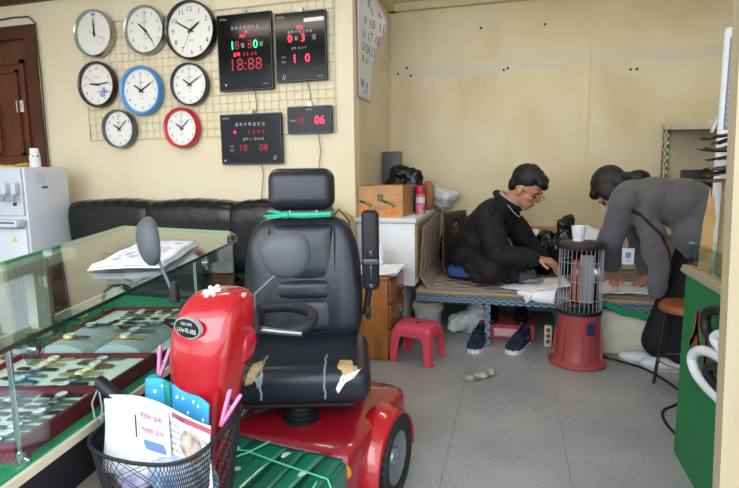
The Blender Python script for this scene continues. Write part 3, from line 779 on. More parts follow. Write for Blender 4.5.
# curved watch pads between the trays
z3 = tray('maroon tray holding curved grey display pads', 0.03, 0.36, 0.555, 0.815, h=0.03)
for k, (u, v) in enumerate(((0.265, 0.685), (0.095, 0.685))):
    m = MB(); n = 14; Rr = 0.075
    ring = [(math.cos(PI*j/n)*Rr, math.sin(PI*j/n)*0.042) for j in range(n+1)]
    vs = []; 
    for e in (-0.115, 0.115):
        for a, b in ring: vs.append(cp(u+a, v+e, z3+b))
    N = n+1
    fs = [(j, j+1, N+j+1, N+j) for j in range(n)]+[tuple(range(N)), tuple(range(2*N-1, N-1, -1)), (0, N, 2*N-1, N-1)]
    m.add(vs, fs)
    tag(obj('display_pad', m, mat('pad_grey', '#b9bcc0', 0.8)), ['curved grey pad with two watches, beside the glass ornaments', 'curved grey pad with steel watches, beside the front glass'][k], 'display pad', 'curved pads in the showcase')
    for q, dv_ in enumerate((-0.06, 0.0, 0.06)):
        if k == 0 and q == 1: continue
        put_watch([[4, 2, 1], [2, 0, 3]][k][q], u, v+dv_, z3+0.0435, PI/2+0.1*(q-1), KN[[[4, 2, 1], [2, 0, 3]][k][q]]+' laid over a curved grey pad')
# rows of small cylinders (watch rolls) and glass ornaments along the rear
M_orn = glass_mat('ornament_glass', '#cfe0d6', 1.6, 0.02)
for k in range(10):
    u, v = 0.42+0.05*(k % 2)+rnd.uniform(-0.01, 0.01), 0.55+k*0.07
    m = MB(); base = Matrix.Translation(cp(u, v, ZB+0.0085))
    h = 0.035+0.02*rnd.random()
    m.lathe([(0.014, 0), (0.016, 0.004), (0.004, 0.010), (0.004, h*0.5), (0.018, h*0.75), (0.021, h), (0.019, h), (0.0, h*0.6)], 14, base)
    tag(obj('glass_ornament', m, M_orn if k % 3 else M_gold), ['small clear glass goblet at the rear of the showcase', 'small gold goblet at the rear of the showcase'][0 if k % 3 else 1], 'ornament', 'small ornaments at the rear of the showcase')
for k in range(12):
    u, v = 0.42, 0.12+k*0.045
    m = MB().tube([cp(u-0.04, v, ZB+0.023), cp(u+0.05, v+0.01, ZB+0.023)], 0.014, 12)
    o = tag(obj('watch_roll', m, mat('roll_grey', '#a9adb0', 0.6, var=0.15, vscale=40)), 'grey roll in the row behind the watch trays', 'watch roll', 'grey rolls behind the trays')

# ---- folded newspaper on the glass top
M_news = mat('newsprint', '#d9dbe3', 0.85, var=0.05, vscale=12)
np_ = thing('newspaper', 'folded newspaper lying on the glass showcase', 'newspaper', ct_(0.08, 0.78))
def news_fn(layer, w=0.21, l=0.38):
    def fn(u, v):
        a = (u-0.5)*w; b = (v-0.5)*l
        z = 0.004+layer*0.006+0.008*math.sin(PI*u)*(0.4+0.6*math.sin(v*3))+0.002*(1+math.sin(v*11+layer))
        q = 0.12+layer*0.02
        uu = 0.075+a*math.cos(q)+b*math.sin(q)*0.5; vv = 0.78-a*math.sin(q)+b*math.cos(q)
        return ct_(uu, vv, z)
    return fn
for L in range(3):
    obj('sheet', MB().sheet(news_fn(L, 0.21-0.006*L, 0.38-0.01*L), 10, 16), M_news, np_, solid=0.003)
tm = MB(); fn = news_fn(2, 0.198, 0.36)
tb = MB()
for k in range(26):
    u, v = 0.1+0.8*rnd.random(), 0.05+0.9*rnd.random()
    p = Vector(fn(u, v)); dx = Vector(fn(u, v+0.02))-p; dy = Vector(fn(u-0.02, v))-p
    Mx = frame(p+Vector((0, 0, 0.0022)), dx, dy)
    if k % 5 == 0: tb.cbox((0, 0, 0), (0.035, 0.02, 0.0004), Mx)
    else: put_text(tm, rnd.choice(['오늘의 신문', '소식을 전합니다', '경제', '생활 정보', '지역 뉴스']), (0, 0), 0.008, Mx, w=0.07)
obj('lettering', tm, mat('ink_grey2', '#6c7078', 0.8), np_, smooth=False)
obj('printed_picture', tb, mat('print_blue_grey', '#a4acc4', 0.8, var=0.2, vscale=60), np_, smooth=False)
# ================================================================== red mobility scooter
SC_LOC = Vector((-0.62, 1.45, 0)); SC_RZ = R(-7.5)
SM = Matrix.Translation(SC_LOC) @ Matrix.Rotation(SC_RZ, 4, 'Z'); SMI = SM.inverted()
def Lw(x, y, z): return tuple(SMI @ Vector((x, y, z)))       # room point -> scooter point
scoot = thing('mobility_scooter', 'red mobility scooter with black captain seat and wire basket', 'mobility scooter', SC_LOC, SC_RZ, world=False)
M_red = mat('scooter_red_paint', '#ad0d1d', 0.22, coat=1.0, spec=0.6)
M_dred = mat('scooter_dark_red_paint', '#8f1222', 0.25, coat=1.0, spec=0.6)
M_rub = mat('tyre_rubber', '#1d1e20', 0.75, bump=0.3, bscale=80)
M_seat = mat('scooter_seat_leather', '#20242b', 0.33, bump=0.10, bscale=70)
M_seat2 = mat('scooter_seat_inner_leather', '#242932', 0.30, bump=0.06, bscale=50)
M_grip = mat('soft_black_grip', '#1a1b1d', 0.55)

def loft(secs, n=28, e=0.5):
    """stacked superellipse sections: (cx, cy, z, half width, half depth)"""
    m = MB(); vs = []
    for (cx, cy, z, w, d) in secs:
        for j in range(n):
            a = 2*PI*j/n
            vs.append((cx+w*math.copysign(abs(math.cos(a))**e, math.cos(a)), cy+d*math.copysign(abs(math.sin(a))**e, math.sin(a)), z))
    k = len(secs)
    fs = [(i*n+j, i*n+(j+1) % n, (i+1)*n+(j+1) % n, (i+1)*n+j) for i in range(k-1) for j in range(n)]
    fs += [tuple(range(n-1, -1, -1)), tuple((k-1)*n+j for j in range(n))]
    return m.add(vs, fs)

# deck and rear body
obj('deck', MB().rbox((0.0, -0.36, 0.10), (0.44, 0.50, 0.05), 0.02, 3), M_dred, scoot)
obj('deck_mat', MB().rbox((0.0, -0.35, 0.128), (0.38, 0.42, 0.008), 0.003, 1), M_blackm, scoot)
body = loft([(0.0, 0.11, 0.10, 0.215, 0.26), (0.0, 0.10, 0.20, 0.222, 0.265), (0.0, 0.10, 0.255, 0.222, 0.262), (0.0, 0.105, 0.275, 0.215, 0.252), (0.0, 0.11, 0.285, 0.20, 0.235), (0.0, 0.12, 0.292, 0.12, 0.15)], 48, 0.22)
bd = obj('rear_body', body, M_dred, scoot, ang=50)
for s in (-1, 1):
    fm = MB()
    def fend(u, v, s=s):
        a = PI*(-0.08+1.12*u)          # arch from the front round to the rear
        rr = 0.160+0.010*math.sin(PI*v)
        xx = s*(0.175+0.085*v)
        drop = 0.022*v*v
        return (xx, 0.13-math.cos(a)*rr*1.02, 0.145+math.sin(a)*(rr*0.93)-drop)
    fm.sheet(fend, 22, 8)
    obj('fender', fm, M_red, bd, solid=0.008)
    rf = MB(); rf.lathe([(0.022, 0), (0.022, 0.006), (0.018, 0.008), (0.0, 0.009)], 20, frame((s*0.204, -0.150, 0.232), (1, 0, 0), (0, 0, 1)) @ Matrix.Rotation(s*0.2, 4, 'Y'))
    ro = obj('reflector', rf, mat('amber_reflector', '#d9861f', 0.25, coat=0.8), bd)
    # rear wheel
    Mx = frame((s*0.232, 0.13, 0.135), (0, 1, 0), (0, 0, 1))
    wt = MB(); n = 40
    prof = [(0.085, -0.03), (0.10, -0.036), (0.122, -0.036), (0.133, -0.024), (0.1355, 0.0), (0.133, 0.024), (0.122, 0.036), (0.10, 0.036), (0.085, 0.03)]
    wt.lathe(prof, n, Mx, cap=False)
    for k in range(30):
        a = 2*PI*k/30
        for q in (-1, 1):
            wt.cbox((0.134, 0, q*0.018), (0.008, 0.014, 0.026), Mx @ Matrix.Rotation(a+q*0.05, 4, 'Z') @ Matrix.Rotation(q*0.4, 4, 'X'))
    wo = obj('rear_wheel', wt, M_rub, scoot)
    obj('rim', MB().lathe([(0.0, 0.02), (0.03, 0.022), (0.034, 0.012), (0.07, 0.016), (0.086, 0.028), (0.09, 0.026), (0.09, -0.026), (0.086, -0.028), (0.07, -0.016), (0.034, -0.012), (0.03, -0.022), (0.0, -0.02)], 32, Mx), mat('rim_grey', '#8e9296', 0.4, 0.6), wo)
    hb = MB()
    for k in range(5):
        a = 2*PI*k/5; hb.tube([(0.02*math.cos(a), 0.02*math.sin(a), s*0.021), (0.02*math.cos(a), 0.02*math.sin(a), s*0.027)], 0.004, 6, M=Mx)
    obj('wheel_nuts', hb, M_steel, wo, kind='stuff')
obj('axle', MB().tube([(-0.22, 0.13, 0.135), (0.22, 0.13, 0.135)], 0.015, 10), M_steel, scoot)
obj('bumper', MB().tube([(-0.17, 0.33, 0.13), (-0.15, 0.40, 0.13), (0.15, 0.40, 0.13), (0.17, 0.33, 0.13)], 0.012, 10), M_black, scoot)
for x in (-0.11, 0.11):
    Mx = frame((x, -0.60, 0.11), (0, 1, 0), (0, 0, 1))
    wo = obj('front_wheel', MB().lathe([(0.06, -0.025), (0.09, -0.032), (0.107, -0.02), (0.11, 0), (0.107, 0.02), (0.09, 0.032), (0.06, 0.025)], 30, Mx), M_rub, scoot)
    obj('rim', MB().lathe([(0.0, -0.028), (0.06, -0.026), (0.06, 0.026), (0.0, 0.028)], 20, Mx), mat('rim_grey', '#8e9296'), wo)
obj('front_fairing', loft([(0, -0.60, 0.10, 0.20, 0.12), (0, -0.59, 0.18, 0.19, 0.12), (0, -0.57, 0.245, 0.13, 0.09), (0, -0.55, 0.26, 0.07, 0.05)], 36, 0.5), M_red, scoot)

# seat, swivelled a little towards the showcase side
SEAT = SMI @ (Matrix.Translation((-0.672, 1.555, 0)) @ Matrix.Rotation(R(17.0), 4, 'Z'))
bel = [(0.055, 0.285), (0.058, 0.293), (0.048, 0.298), (0.053, 0.306), (0.043, 0.312), (0.049, 0.320), (0.040, 0.326), (0.045, 0.334), (0.036, 0.342), (0.036, 0.375)]
obj('seat_post', MB().lathe(bel, 24, SMI @ Matrix.Translation((-0.628, 1.43, 0))), M_black, scoot)
st = obj('seat', MB().rbox((-0.012, 0, 0.414), (0.475, 0.40, 0.122), 0.05, 6, SEAT), M_seat, scoot)
obj('seat_base', MB().rbox((0, 0.02, 0.36), (0.34, 0.34, 0.02), 0.006, 2, SEAT), M_black, scoot)
obj('seat_rail', MB().tube([(-0.17, -0.17, 0.352), (0.17, -0.17, 0.352)], 0.008, 8, M=SEAT), M_blackm, scoot)
def tear(name, pts, m, y=-0.2005):
    """ragged flap on the seat edge: wraps from the top face over the front"""
    mm = MB(); n = len(pts); K = 5
    cx = sum(p[0] for p in pts)/n; cs = sum(p[1] for p in pts)/n
    def surf(x, s):
        if s < -0.04: p = (x, -0.15-(s+0.04), 0.4768)
        elif s > 0.04: p = (x, -0.2018, 0.425-(s-0.04))
        else:
            a = (s+0.04)/0.08*PI/2; p = (x, -0.15-0.0520*math.sin(a), 0.425+0.0520*math.cos(a))
        return SEAT @ Vector(p)
    vs = [surf(cx+(x-cx)*q/K, cs+(s-cs)*q/K) for q in range(1, K+1) for (x, s) in pts]+[surf(cx, cs)]
    fs = [(q*n+k, q*n+(k+1) % n, (q+1)*n+(k+1) % n, (q+1)*n+k) for q in range(K-1) for k in range(n)]+[(k, (k+1) % n, K*n) for k in range(n)]
    mm.add(vs, fs)
    return obj(name, mm, m, st, solid=0.0012)
M_foam = mat('tan_foam', '#b49a6c', 0.9, var=0.2, vscale=40)
M_tape = mat('worn_clear_tape', '#8d9092', 0.35, var=0.3, vscale=60)
tear('torn_patch', [(-0.135, -0.04), (-0.112, -0.075), (-0.104, -0.035), (-0.112, 0.0), (-0.130, 0.03), (-0.152, 0.035), (-0.146, 0.0)], M_foam)
tear('torn_patch', [(-0.15, 0.012), (-0.12, 0.015), (-0.098, -0.005), (-0.100, 0.03), (-0.115, 0.045), (-0.118, 0.025)], M_tape)
tear('torn_patch', [(0.130, -0.065), (0.165, -0.06), (0.186, -0.01), (0.172, 0.015), (0.14, 0.028), (0.122, -0.02)], M_foam)
tear('torn_patch', [(0.118, 0.05), (0.135, 0.012), (0.175, 0.0), (0.196, -0.01), (0.17, 0.02), (0.14, 0.035), (0.125, 0.065)], M_paper)
for x in (-0.105, 0.085):
    pts = []
    for k in range(12):
        s = -0.12+k*0.2/11
        if s < -0.04: p = (x+0.003*math.sin(k*2), -0.15-(s+0.04), 0.4748)
        elif s > 0.04: p = (x+0.003*math.sin(k*2), -0.2008, 0.424-(s-0.04))
        else:
            a = (s+0.04)/0.08*PI/2; p = (x, -0.15-0.0508*math.sin(a), 0.424+0.0508*math.cos(a))
        pts.append(SEAT @ Vector(p))
    obj('tape_strip', MB().tube(pts, 0.0035, 6), M_tape, st)
# backrest: lofted shell with bolsters
def back_shell(scale=1.0):
    secs = []
    K = [(0.46, 0.185, 0.045), (0.475, 0.205, 0.06), (0.52, 0.215, 0.066), (0.62, 0.218, 0.066), (0.72, 0.213, 0.062), (0.80, 0.20, 0.056), (0.85, 0.18, 0.05), (0.88, 0.155, 0.043), (0.895, 0.12, 0.033), (0.902, 0.07, 0.02)]
    for z, w, d in K:
        secs.append((-0.012, 0.19+(z-0.46)*0.16, z, w, d))
    m = loft(secs, 44, 0.55)
    out = MB()
    vs = []
    for v in m.v:
        x, y, z = v
        t = 0.19+(z-0.46)*0.16
        if y < t:                       # hollow centre between the side bolsters
            y += 0.022*math.exp(-(x/0.10)**4)
        vs.append((x, y, z))
    out.add(vs, m.f, SEAT)
    return out
br = obj('backrest', back_shell(), M_seat, scoot, ang=60)
def panel(z0, z1, name, bulge):
    def fn(u, v):
        x = (u-0.5)*0.225-0.012; z = z0+(z1-z0)*v
        w = 1-abs(2*u-1)**4; q = 1-abs(2*v-1)**4
        y = 0.19+(z-0.46)*0.16-0.033-bulge*(w*q)**0.6
        return SEAT @ Vector((x, y, z))
    return obj(name, MB().sheet(fn, 16, 14), M_seat2, br, solid=0.012)
panel(0.485, 0.60, 'lower_panel', 0.018)
panel(0.605, 0.665, 'lumbar_roll', 0.022)
panel(0.67, 0.865, 'upper_panel', 0.014)
for s in (-1, 1):
    obj('seam', MB().tube([SEAT @ Vector((s*0.118-0.012, 0.19+(z-0.46)*0.16-0.052, z)) for z in [0.49+0.37*k/10 for k in range(11)]], 0.0022, 6), M_blackm, br)
HR = SEAT @ Matrix.Translation((-0.014, 0.268, 0.995)) @ Matrix.Rotation(R(-6), 4, 'X')
hr = obj('headrest', MB().rbox((0, 0, 0), (0.245, 0.10, 0.155), 0.042, 6, HR), M_seat, scoot)
for x in (-0.06, 0.04):
    obj('headrest_post', MB().tube([SEAT @ Vector((x, 0.262, 0.87)), SEAT @ Vector((x, 0.268, 0.93))], 0.007, 8), M_steel, scoot)
# armrest folded upright beside the backrest
ar = obj('armrest', MB().rbox((0.236, 0.155, 0.780), (0.062, 0.06, 0.285), 0.018, 4, SEAT), M_grip, scoot)
obj('armrest_slot', MB().rbox((0.236, 0.1238, 0.722), (0.034, 0.004, 0.11), 0.0015, 1, SEAT), M_blackm, ar)
obj('latch', MB().rbox((0.236, 0.1215, 0.742), (0.054, 0.008, 0.02), 0.003, 2, SEAT).rbox((0.236, 0.1205, 0.705), (0.008, 0.008, 0.05), 0.003, 2, SEAT).rbox((0.236, 0.1205, 0.655), (0.016, 0.008, 0.016), 0.003, 2, SEAT).rbox((0.236, 0.1205, 0.772), (0.012, 0.008, 0.02), 0.003, 2, SEAT), mat('latch_grey', '#54585c', 0.3, 0.6), ar)
obj('armrest_bracket', MB().tube([(0.236, 0.19, 0.68), (0.228, 0.21, 0.60), (0.215, 0.20, 0.53)], 0.012, 10, M=SEAT).rbox((0.226, 0.185, 0.545), (0.02, 0.04, 0.05), 0.008, 2, SEAT), M_black, scoot)

# tiller: red cowl, column, controls
M_col = M_blackm
obj('tiller_column', MB().tube([(0, -0.475, 0.13), (0, -0.455, 0.30), (0, -0.42, 0.52), (0, -0.385, 0.66)], [0.032, 0.03, 0.03, 0.03], 14), M_col, scoot)
secs = [(0.008, -0.465, 0.33, 0.050, 0.036), (0.008, -0.465, 0.42, 0.056, 0.046), (0.009, -0.463, 0.50, 0.063, 0.054), (0.011, -0.456, 0.57, 0.071, 0.062), (0.013, -0.445, 0.64, 0.080, 0.070),
        (0.016, -0.432, 0.70, 0.083, 0.074), (0.019, -0.418, 0.74, 0.078, 0.070), (0.021, -0.405, 0.768, 0.069, 0.060), (0.022, -0.397, 0.784, 0.054, 0.044), (0.022, -0.392, 0.790, 0.03, 0.025)]
cw = obj('tiller_cowl', loft(secs, 44, 0.60), M_red, scoot, ang=70)
obj('cowl_side_cover', loft([(0.075, -0.41, 0.615, 0.010, 0.016), (0.079, -0.41, 0.635, 0.018, 0.024), (0.082, -0.405, 0.665, 0.021, 0.028), (0.082, -0.40, 0.695, 0.016, 0.024), (0.08, -0.395, 0.712, 0.006, 0.010)], 26, 0.6), M_red, cw, ang=70)
obj('control_console', loft([(0.0, -0.335, 0.64, 0.06, 0.025), (0.0, -0.335, 0.67, 0.075, 0.035), (0.0, -0.335, 0.71, 0.08, 0.038), (0.0, -0.335, 0.735, 0.065, 0.028)], 30, 0.5), M_black, scoot)
# oval badge on the cowl front, white lettering on black
bc = Vector((0.008, -0.503, 0.722)); bn = Vector((-0.12, -0.96, 0.12)).normalized()
Mx = frame(bc, Vector((0, 0, 1)).cross(bn), (0, 0, 1))
bdg = MB(); n = 30
bdg.prism([(0.041*math.cos(2*PI*k/n), 0.024*math.sin(2*PI*k/n)) for k in range(n)], -0.006, 0.003, Mx)
bo = obj('badge', bdg, mat('badge_silver', '#c6c8ca', 0.3, 0.6), cw, smooth=False)
obj('badge_face', MB().prism([(0.037*math.cos(2*PI*k/n), 0.0205*math.sin(2*PI*k/n)) for k in range(n)], 0.003, 0.004, Mx), mat('badge_black', '#1a1a1c', 0.4), bo, smooth=False)
tm = MB(); put_text(tm, '전동스쿠터', (0.0, 0.010), 0.007, Mx, depth=0.0046); put_text(tm, '나누리-355', (0.0, -0.005), 0.012, Mx, depth=0.0046, w=0.058)
obj('lettering', tm, M_paper, bo, smooth=False)
# white star sticker on top of the cowl
sm_ = MB(); Ms = frame((0.018, -0.432, 0.790), (1, 0, 0), (0, 0.85, 0.45))
for a in (0, PI/3, 2*PI/3):
    sm_.cbox((0, 0, 0), (0.042, 0.008, 0.004), Ms @ Matrix.Rotation(a+0.3, 4, 'Z'))
obj('star_sticker', sm_, M_paper, cw, smooth=False)
# loop handlebar
hl = [Lw(-0.65, 1.15, 0.675), Lw(-0.58, 1.14, 0.668), Lw(-0.52, 1.14, 0.670), Lw(-0.487, 1.165, 0.68), Lw(-0.487, 1.20, 0.692), Lw(-0.52, 1.23, 0.70), Lw(-0.58, 1.24, 0.703), Lw(-0.64, 1.22, 0.70)]
obj('handlebar', MB().tube(smooth_pts(hl, 5), 0.0155, 12), M_grip, scoot)
hl2 = [Lw(-0.72, 1.13, 0.69), Lw(-0.79, 1.14, 0.69), Lw(-0.84, 1.17, 0.70), Lw(-0.84, 1.21, 0.71), Lw(-0.80, 1.235, 0.72), Lw(-0.72, 1.22, 0.72)]
obj('handlebar', MB().tube(smooth_pts(hl2, 5), 0.015, 12), M_grip, scoot)
obj('brake_lever', MB().tube([Lw(-0.635, 1.08, 0.690), Lw(-0.60, 1.08, 0.688), Lw(-0.53, 1.09, 0.682), Lw(-0.475, 1.10, 0.678)], [0.006, 0.009, 0.008, 0.007], 10), mat('lever_alloy', '#7e8388', 0.3, 0.8), scoot)
obj('lever_pivot', MB().rbox(Lw(-0.595, 1.075, 0.69), (0.03, 0.03, 0.026), 0.006, 2), mat('lever_alloy', '#7e8388'), scoot)
obj('indicator', MB().ell(Lw(-0.628, 1.085, 0.715), 0.009), mat('green_lamp', '#7fae6a', 0.3), scoot)
# mirrors
def mirror(base, knee, head, n, w, h, tilt):
    bt = MB().tube([Lw(*base), Lw(base[0], base[1], base[2]+0.05)], [0.013, 0.009], 10)
    s_ = obj('mirror_stem', MB().tube([Lw(*base), Lw(*knee), Lw(*head)], 0.0042, 8), mat('stem_grey', '#5c6166', 0.35, 0.7), scoot)
    obj('stem_boot', bt, M_grip, s_)
    n = (SMI.to_3x3() @ Vector(n)).normalized()
    u_ = Vector((0, 0, 1)); u_ = (u_-n*u_.dot(n)).normalized()
    u_ = Matrix.Rotation(tilt, 3, n) @ u_
    Mx = frame(Lw(*head), u_.cross(n), u_)
    m = MB(); N = 30; K = [(1.0, 0.0), (1.03, 0.005), (1.0, 0.013), (0.85, 0.022), (0.6, 0.029), (0.3, 0.032)]
    vs = []
    for sc_, zz in K:
        for j in range(N):
            a = 2*PI*j/N
            x = w*math.copysign(abs(math.cos(a))**0.85, math.cos(a)); y = h*math.copysign(abs(math.sin(a))**0.85, math.sin(a))
            vs.append((x*sc_*(1+0.12*y/h), y*sc_+0.02, zz))
    fs = [(i*N+j, i*N+(j+1) % N, (i+1)*N+(j+1) % N, (i+1)*N+j) for i in range(len(K)-1) for j in range(N)]+[tuple(range(N-1, -1, -1)), tuple((len(K)-1)*N+j for j in range(N))]
    m.add(vs, fs, Mx)
    mo = obj('mirror', m, mat('mirror_shell_grey', '#4d5156', 0.5), scoot)
    obj('mirror_glass', MB().prism([(w*0.9*math.cos(2*PI*k/24), h*0.9*math.sin(2*PI*k/24)+0.02) for k in range(24)], -0.0015, -0.0003, Mx), mat('mirror_silver', '#dfe3e6', 0.03, 1.0), mo, smooth=False)
mirror((-0.580, 1.07, 0.690), (-0.578, 1.07, 0.775), (-0.508, 1.11, 0.845), (0.16, -0.98, 0.02), 0.058, 0.054, R(12))
mirror((-0.795, 1.07, 0.745), (-0.812, 1.08, 0.775), (-0.878, 1.11, 0.868), (-0.42, -0.90, 0.05), 0.040, 0.062, R(20))

# wire basket on the front
M_bask = mat('basket_black_wire', '#17191c', 0.45)
BX, BYY, BZ0 = -0.012, -0.565, 0.25
def rim_pt(a, t=1.0):
    """a: angle round the basket, t: 0 bottom .. 1 rim"""
    e = 0.42
    cx = math.copysign(abs(math.cos(a))**e, math.cos(a)); cy = math.copysign(abs(math.sin(a))**e, math.sin(a))
    w = 0.112+0.045*t; d = 0.065+0.025*t
    zt = 0.528+0.016*cx+0.020*cy-0.022*(max(0, -cy)*(1-cx*cx*0.95))
    return (BX+cx*w, BYY+cy*d, BZ0+(zt-BZ0)*t)
bk = obj('basket_rim', MB().tube([rim_pt(2*PI*k/64) for k in range(64)], 0.0042, 8, True), M_bask, scoot)
wires = MB(); NW = 120
for k in range(NW):
    for sgn in (1, -1):
        pts = [rim_pt(2*PI*(k/NW)+sgn*j*0.10, j/6) for j in range(7)]
        wires.tube(pts, 0.0009, 3)
obj('basket_mesh', wires, M_bask, scoot, kind='stuff')
obj('basket_floor', MB().tube([rim_pt(2*PI*k/48, 0.0) for k in range(48)], 0.004, 6, True).cbox((BX, BYY, BZ0), (0.20, 0.12, 0.003)), M_bask, scoot)
obj('basket_bracket', MB().tube([(0, -0.47, 0.30), (0, -0.51, 0.29)], 0.015, 8), M_black, scoot)

# ---- things in and on the basket
def lump(name, label, cat, c, r, m, seed, amp=0.25, voxel=0.008):
    q = random.Random(seed); mb = MB(); mb.ell((0, 0, 0), r, 28, 20)
    ph = [(q.uniform(8, 40), q.uniform(8, 40), q.uniform(8, 40), q.uniform(0, 6.3)) for _ in range(7)]
    vs = []
    for v in mb.v:
        s = 1+amp*sum(math.sin(a*v[0]+b*v[1]+cc*v[2]+d) for a, b, cc, d in ph)/7*1.6
        vs.append(tuple(SM @ Vector((c[0]+v[0]*s, c[1]+v[1]*s, c[2]+v[2]*s))))
    mb.v = vs
    return tag(obj(name, mb, m), label, cat)
lump('crumpled_cloth', 'crumpled blue and white cloth in the wire basket', 'cloth', (BX+0.05, BYY-0.01, 0.43), (0.07, 0.05, 0.05), mat('cloth_blue_white', '#c3cad6', 0.9, col2='#5f83a8', vscale=28), 1, 0.35)
lump('crumpled_bag', 'crumpled beige paper bag at the bottom of the basket', 'bag', (BX+0.02, BYY, 0.325), (0.095, 0.055, 0.05), mat('bag_beige', '#c9b6a4', 0.85, var=0.2, vscale=30), 2, 0.3)
lump('scarf', 'mottled purple scarf pushed into the basket corner', 'scarf', (BX-0.075, BYY-0.005, 0.42), (0.045, 0.045, 0.05), mat('scarf_purple', '#8d86b0', 0.9, col2='#c9cde0', vscale=35), 3, 0.35)
# newspaper standing in the basket
ns = thing('newspaper', 'printed newspaper sheet standing up in the wire basket', 'newspaper', tuple(SM @ Vector((BX, BYY, 0.40))))
def page_fn(u, v, off=0.0):
    x = BX-0.122+0.272*u
    z = 0.42+0.165*v-0.012*u*v+0.008*v*math.sin(u*5)
    y = BYY-0.058+0.02*v+0.015*math.sin(u*3.2+0.4)+0.008*math.sin(v*3+u*2)-off+0.02*u
    return tuple(SM @ Vector((x, y, z)))
pgo = obj('sheet', MB().sheet(page_fn, 22, 14), M_news, ns, solid=0.0015)
obj('sheet', MB().sheet(lambda u, v: page_fn(u*0.62-0.03, v*0.96, 0.006), 16, 12), M_news, ns, solid=0.0015)
pk = {'k': MB(), 'm': MB(), 'b': MB(), 'r': MB(), 'o': MB(), 'p': MB()}
def page_mark(u, v, s, h, c, w=None, rect=None, off=0.0):
    P = lambda a, b: Vector(page_fn(a, b, off))
    p = P(u, v); dx = P(u+0.02, v)-p; dy = P(u, v+0.02)-p
    Mx = frame(p, dx, dy)
    if rect: pk[c].cbox((0, 0, 0.0016), (rect[0], rect[1], 0.0004), Mx)
    if s: put_text(pk[c], s, (0, 0), h, Mx, depth=0.0022, w=w)
page_mark(0.39, 0.92, '행복장터', 0.012, 'o', 0.05, off=0.006)
page_mark(0.86, 0.94, None, 0, 'r', rect=(0.085, 0.011)); page_mark(0.70, 0.93, None, 0, 'r', rect=(0.05, 0.011)); page_mark(0.70, 0.93, '1200', 0.008, 'k', off=0.0009)
for k, v in enumerate((0.72, 0.53)):
    page_mark(0.41, v+0.075, None, 0, 'p', rect=(0.075, 0.026), off=0.006)
    page_mark(0.41, v+0.07, ['맛있는 김치', '신선한 고기'][k], 0.011, 'm', 0.06, off=0.0075)
page_mark(0.42, 0.40, None, 0, 'b', rect=(0.07, 0.02), off=0.006)
page_mark(0.25, 0.62, None, 0, 'k', rect=(0.004, 0.05), off=0.006)
for k in range(5): page_mark(0.62+0.03*(k % 2), 0.80-0.09*k, '생활 정보', 0.006, 'k', 0.035)
for k in range(4): page_mark(0.95, 0.75-0.12*k, '전화', 0.009, 'k', 0.018)
# round picture
P = page_fn; p = Vector(P(0.80, 0.60)); Mx = frame(p, Vector(P(0.82, 0.60))-p, Vector(P(0.80, 0.62))-p)
pk['o'].prism([(0.033*math.cos(2*PI*k/24), 0.036*math.sin(2*PI*k/24)) for k in range(24)], 0.0016, 0.002, Mx)
for c, nm, m in (('k', 'lettering', mat('ink_dark', '#474b55', 0.8)), ('m', 'lettering', mat('ink_magenta', '#9c2f62', 0.8)), ('b', 'printed_picture', mat('ink_blue2', '#6a86b8', 0.8)), ('r', 'printed_picture', mat('ink_maroon', '#a8526a', 0.8)),
              ('o', 'printed_picture', mat('ink_ochre', '#c9bcae', 0.8, col2='#8f7f74', vscale=60)), ('p', 'printed_picture', mat('ink_pale_pink', '#dcc3cf', 0.8))):
    obj(nm, pk[c], m, pgo, smooth=False)
# blue dotted cloth behind the paper
bl = thing('dotted_cloth', 'bright blue cloth with white dots in the wire basket', 'cloth', tuple(SM @ Vector((BX, BYY+0.03, 0.45))))
def blue_fn(u, v):
    return tuple(SM @ Vector((BX-0.085+0.185*u, BYY+0.02+0.015*math.sin(u*4)+0.015*v, 0.47+v*(0.132-0.028*u)+0.006*math.sin(u*9)*v)))
bo_ = obj('cloth', MB().sheet(blue_fn, 18, 8), mat('cloth_sky_blue', '#3fa3d6', 0.8), bl, solid=0.004)
dm = MB()
for k in range(9):
    u, v = 0.12+0.1*k, 0.78+0.15*math.sin(k*2.2)
    p = Vector(blue_fn(u, v)); Mx = frame(p, Vector(blue_fn(u+0.02, v))-p, Vector(blue_fn(u, v+0.02))-p)
    dm.prism([(0.004*math.cos(2*PI*q/12), 0.004*math.sin(2*PI*q/12)) for q in range(12)], 0.002, 0.0026, Mx)
obj('print', dm, M_paper, bo_, smooth=False)
tag(obj('teal_cloth', MB().sheet(lambda u, v: tuple(SM @ Vector((BX-0.10+0.08*u, BYY+0.05+0.012*math.sin(u*5), 0.47+v*(0.125+0.008*math.sin(u*9))))), 10, 6), mat('cloth_teal', '#1f8f86', 0.85), solid=0.005), 'small teal cloth tucked beside the blue dotted cloth', 'cloth')
# umbrella handle with wrist strap
um = thing('folding_umbrella', 'black folding umbrella handle with wrist strap, poking out of the basket', 'umbrella', Lw(0, 0, 0) and tuple(SM @ Vector((BX-0.10, BYY+0.02, 0.30))))
a_, b_ = Vector((-0.868, 0.89, 0.605)), Vector((-0.812, 0.89, 0.562)); c_ = Vector((-0.775, 0.90, 0.43))
obj('handle', MB().tube([a_-Vector((-0.002, 0, 0.003)), a_, a_+(b_-a_)*0.08, b_], [0.010, 0.0145, 0.0155, 0.0155], 14), M_black, um)
obj('canopy', MB().tube([b_, b_+(c_-b_)*0.15, c_], [0.014, 0.018, 0.02], 14), M_blackm, um)
obj('wrist_strap', MB().tube([a_+Vector((0.008, -0.015, -0.012)), a_+Vector((-0.004, -0.02, -0.04)), a_+Vector((0.002, -0.022, -0.075)), a_+Vector((0.016, -0.02, -0.08)), a_+Vector((0.018, -0.016, -0.05)), a_+Vector((0.012, -0.014, -0.015))], 0.002, 6), mat('strap_grey', '#8b8f94', 0.6), um)
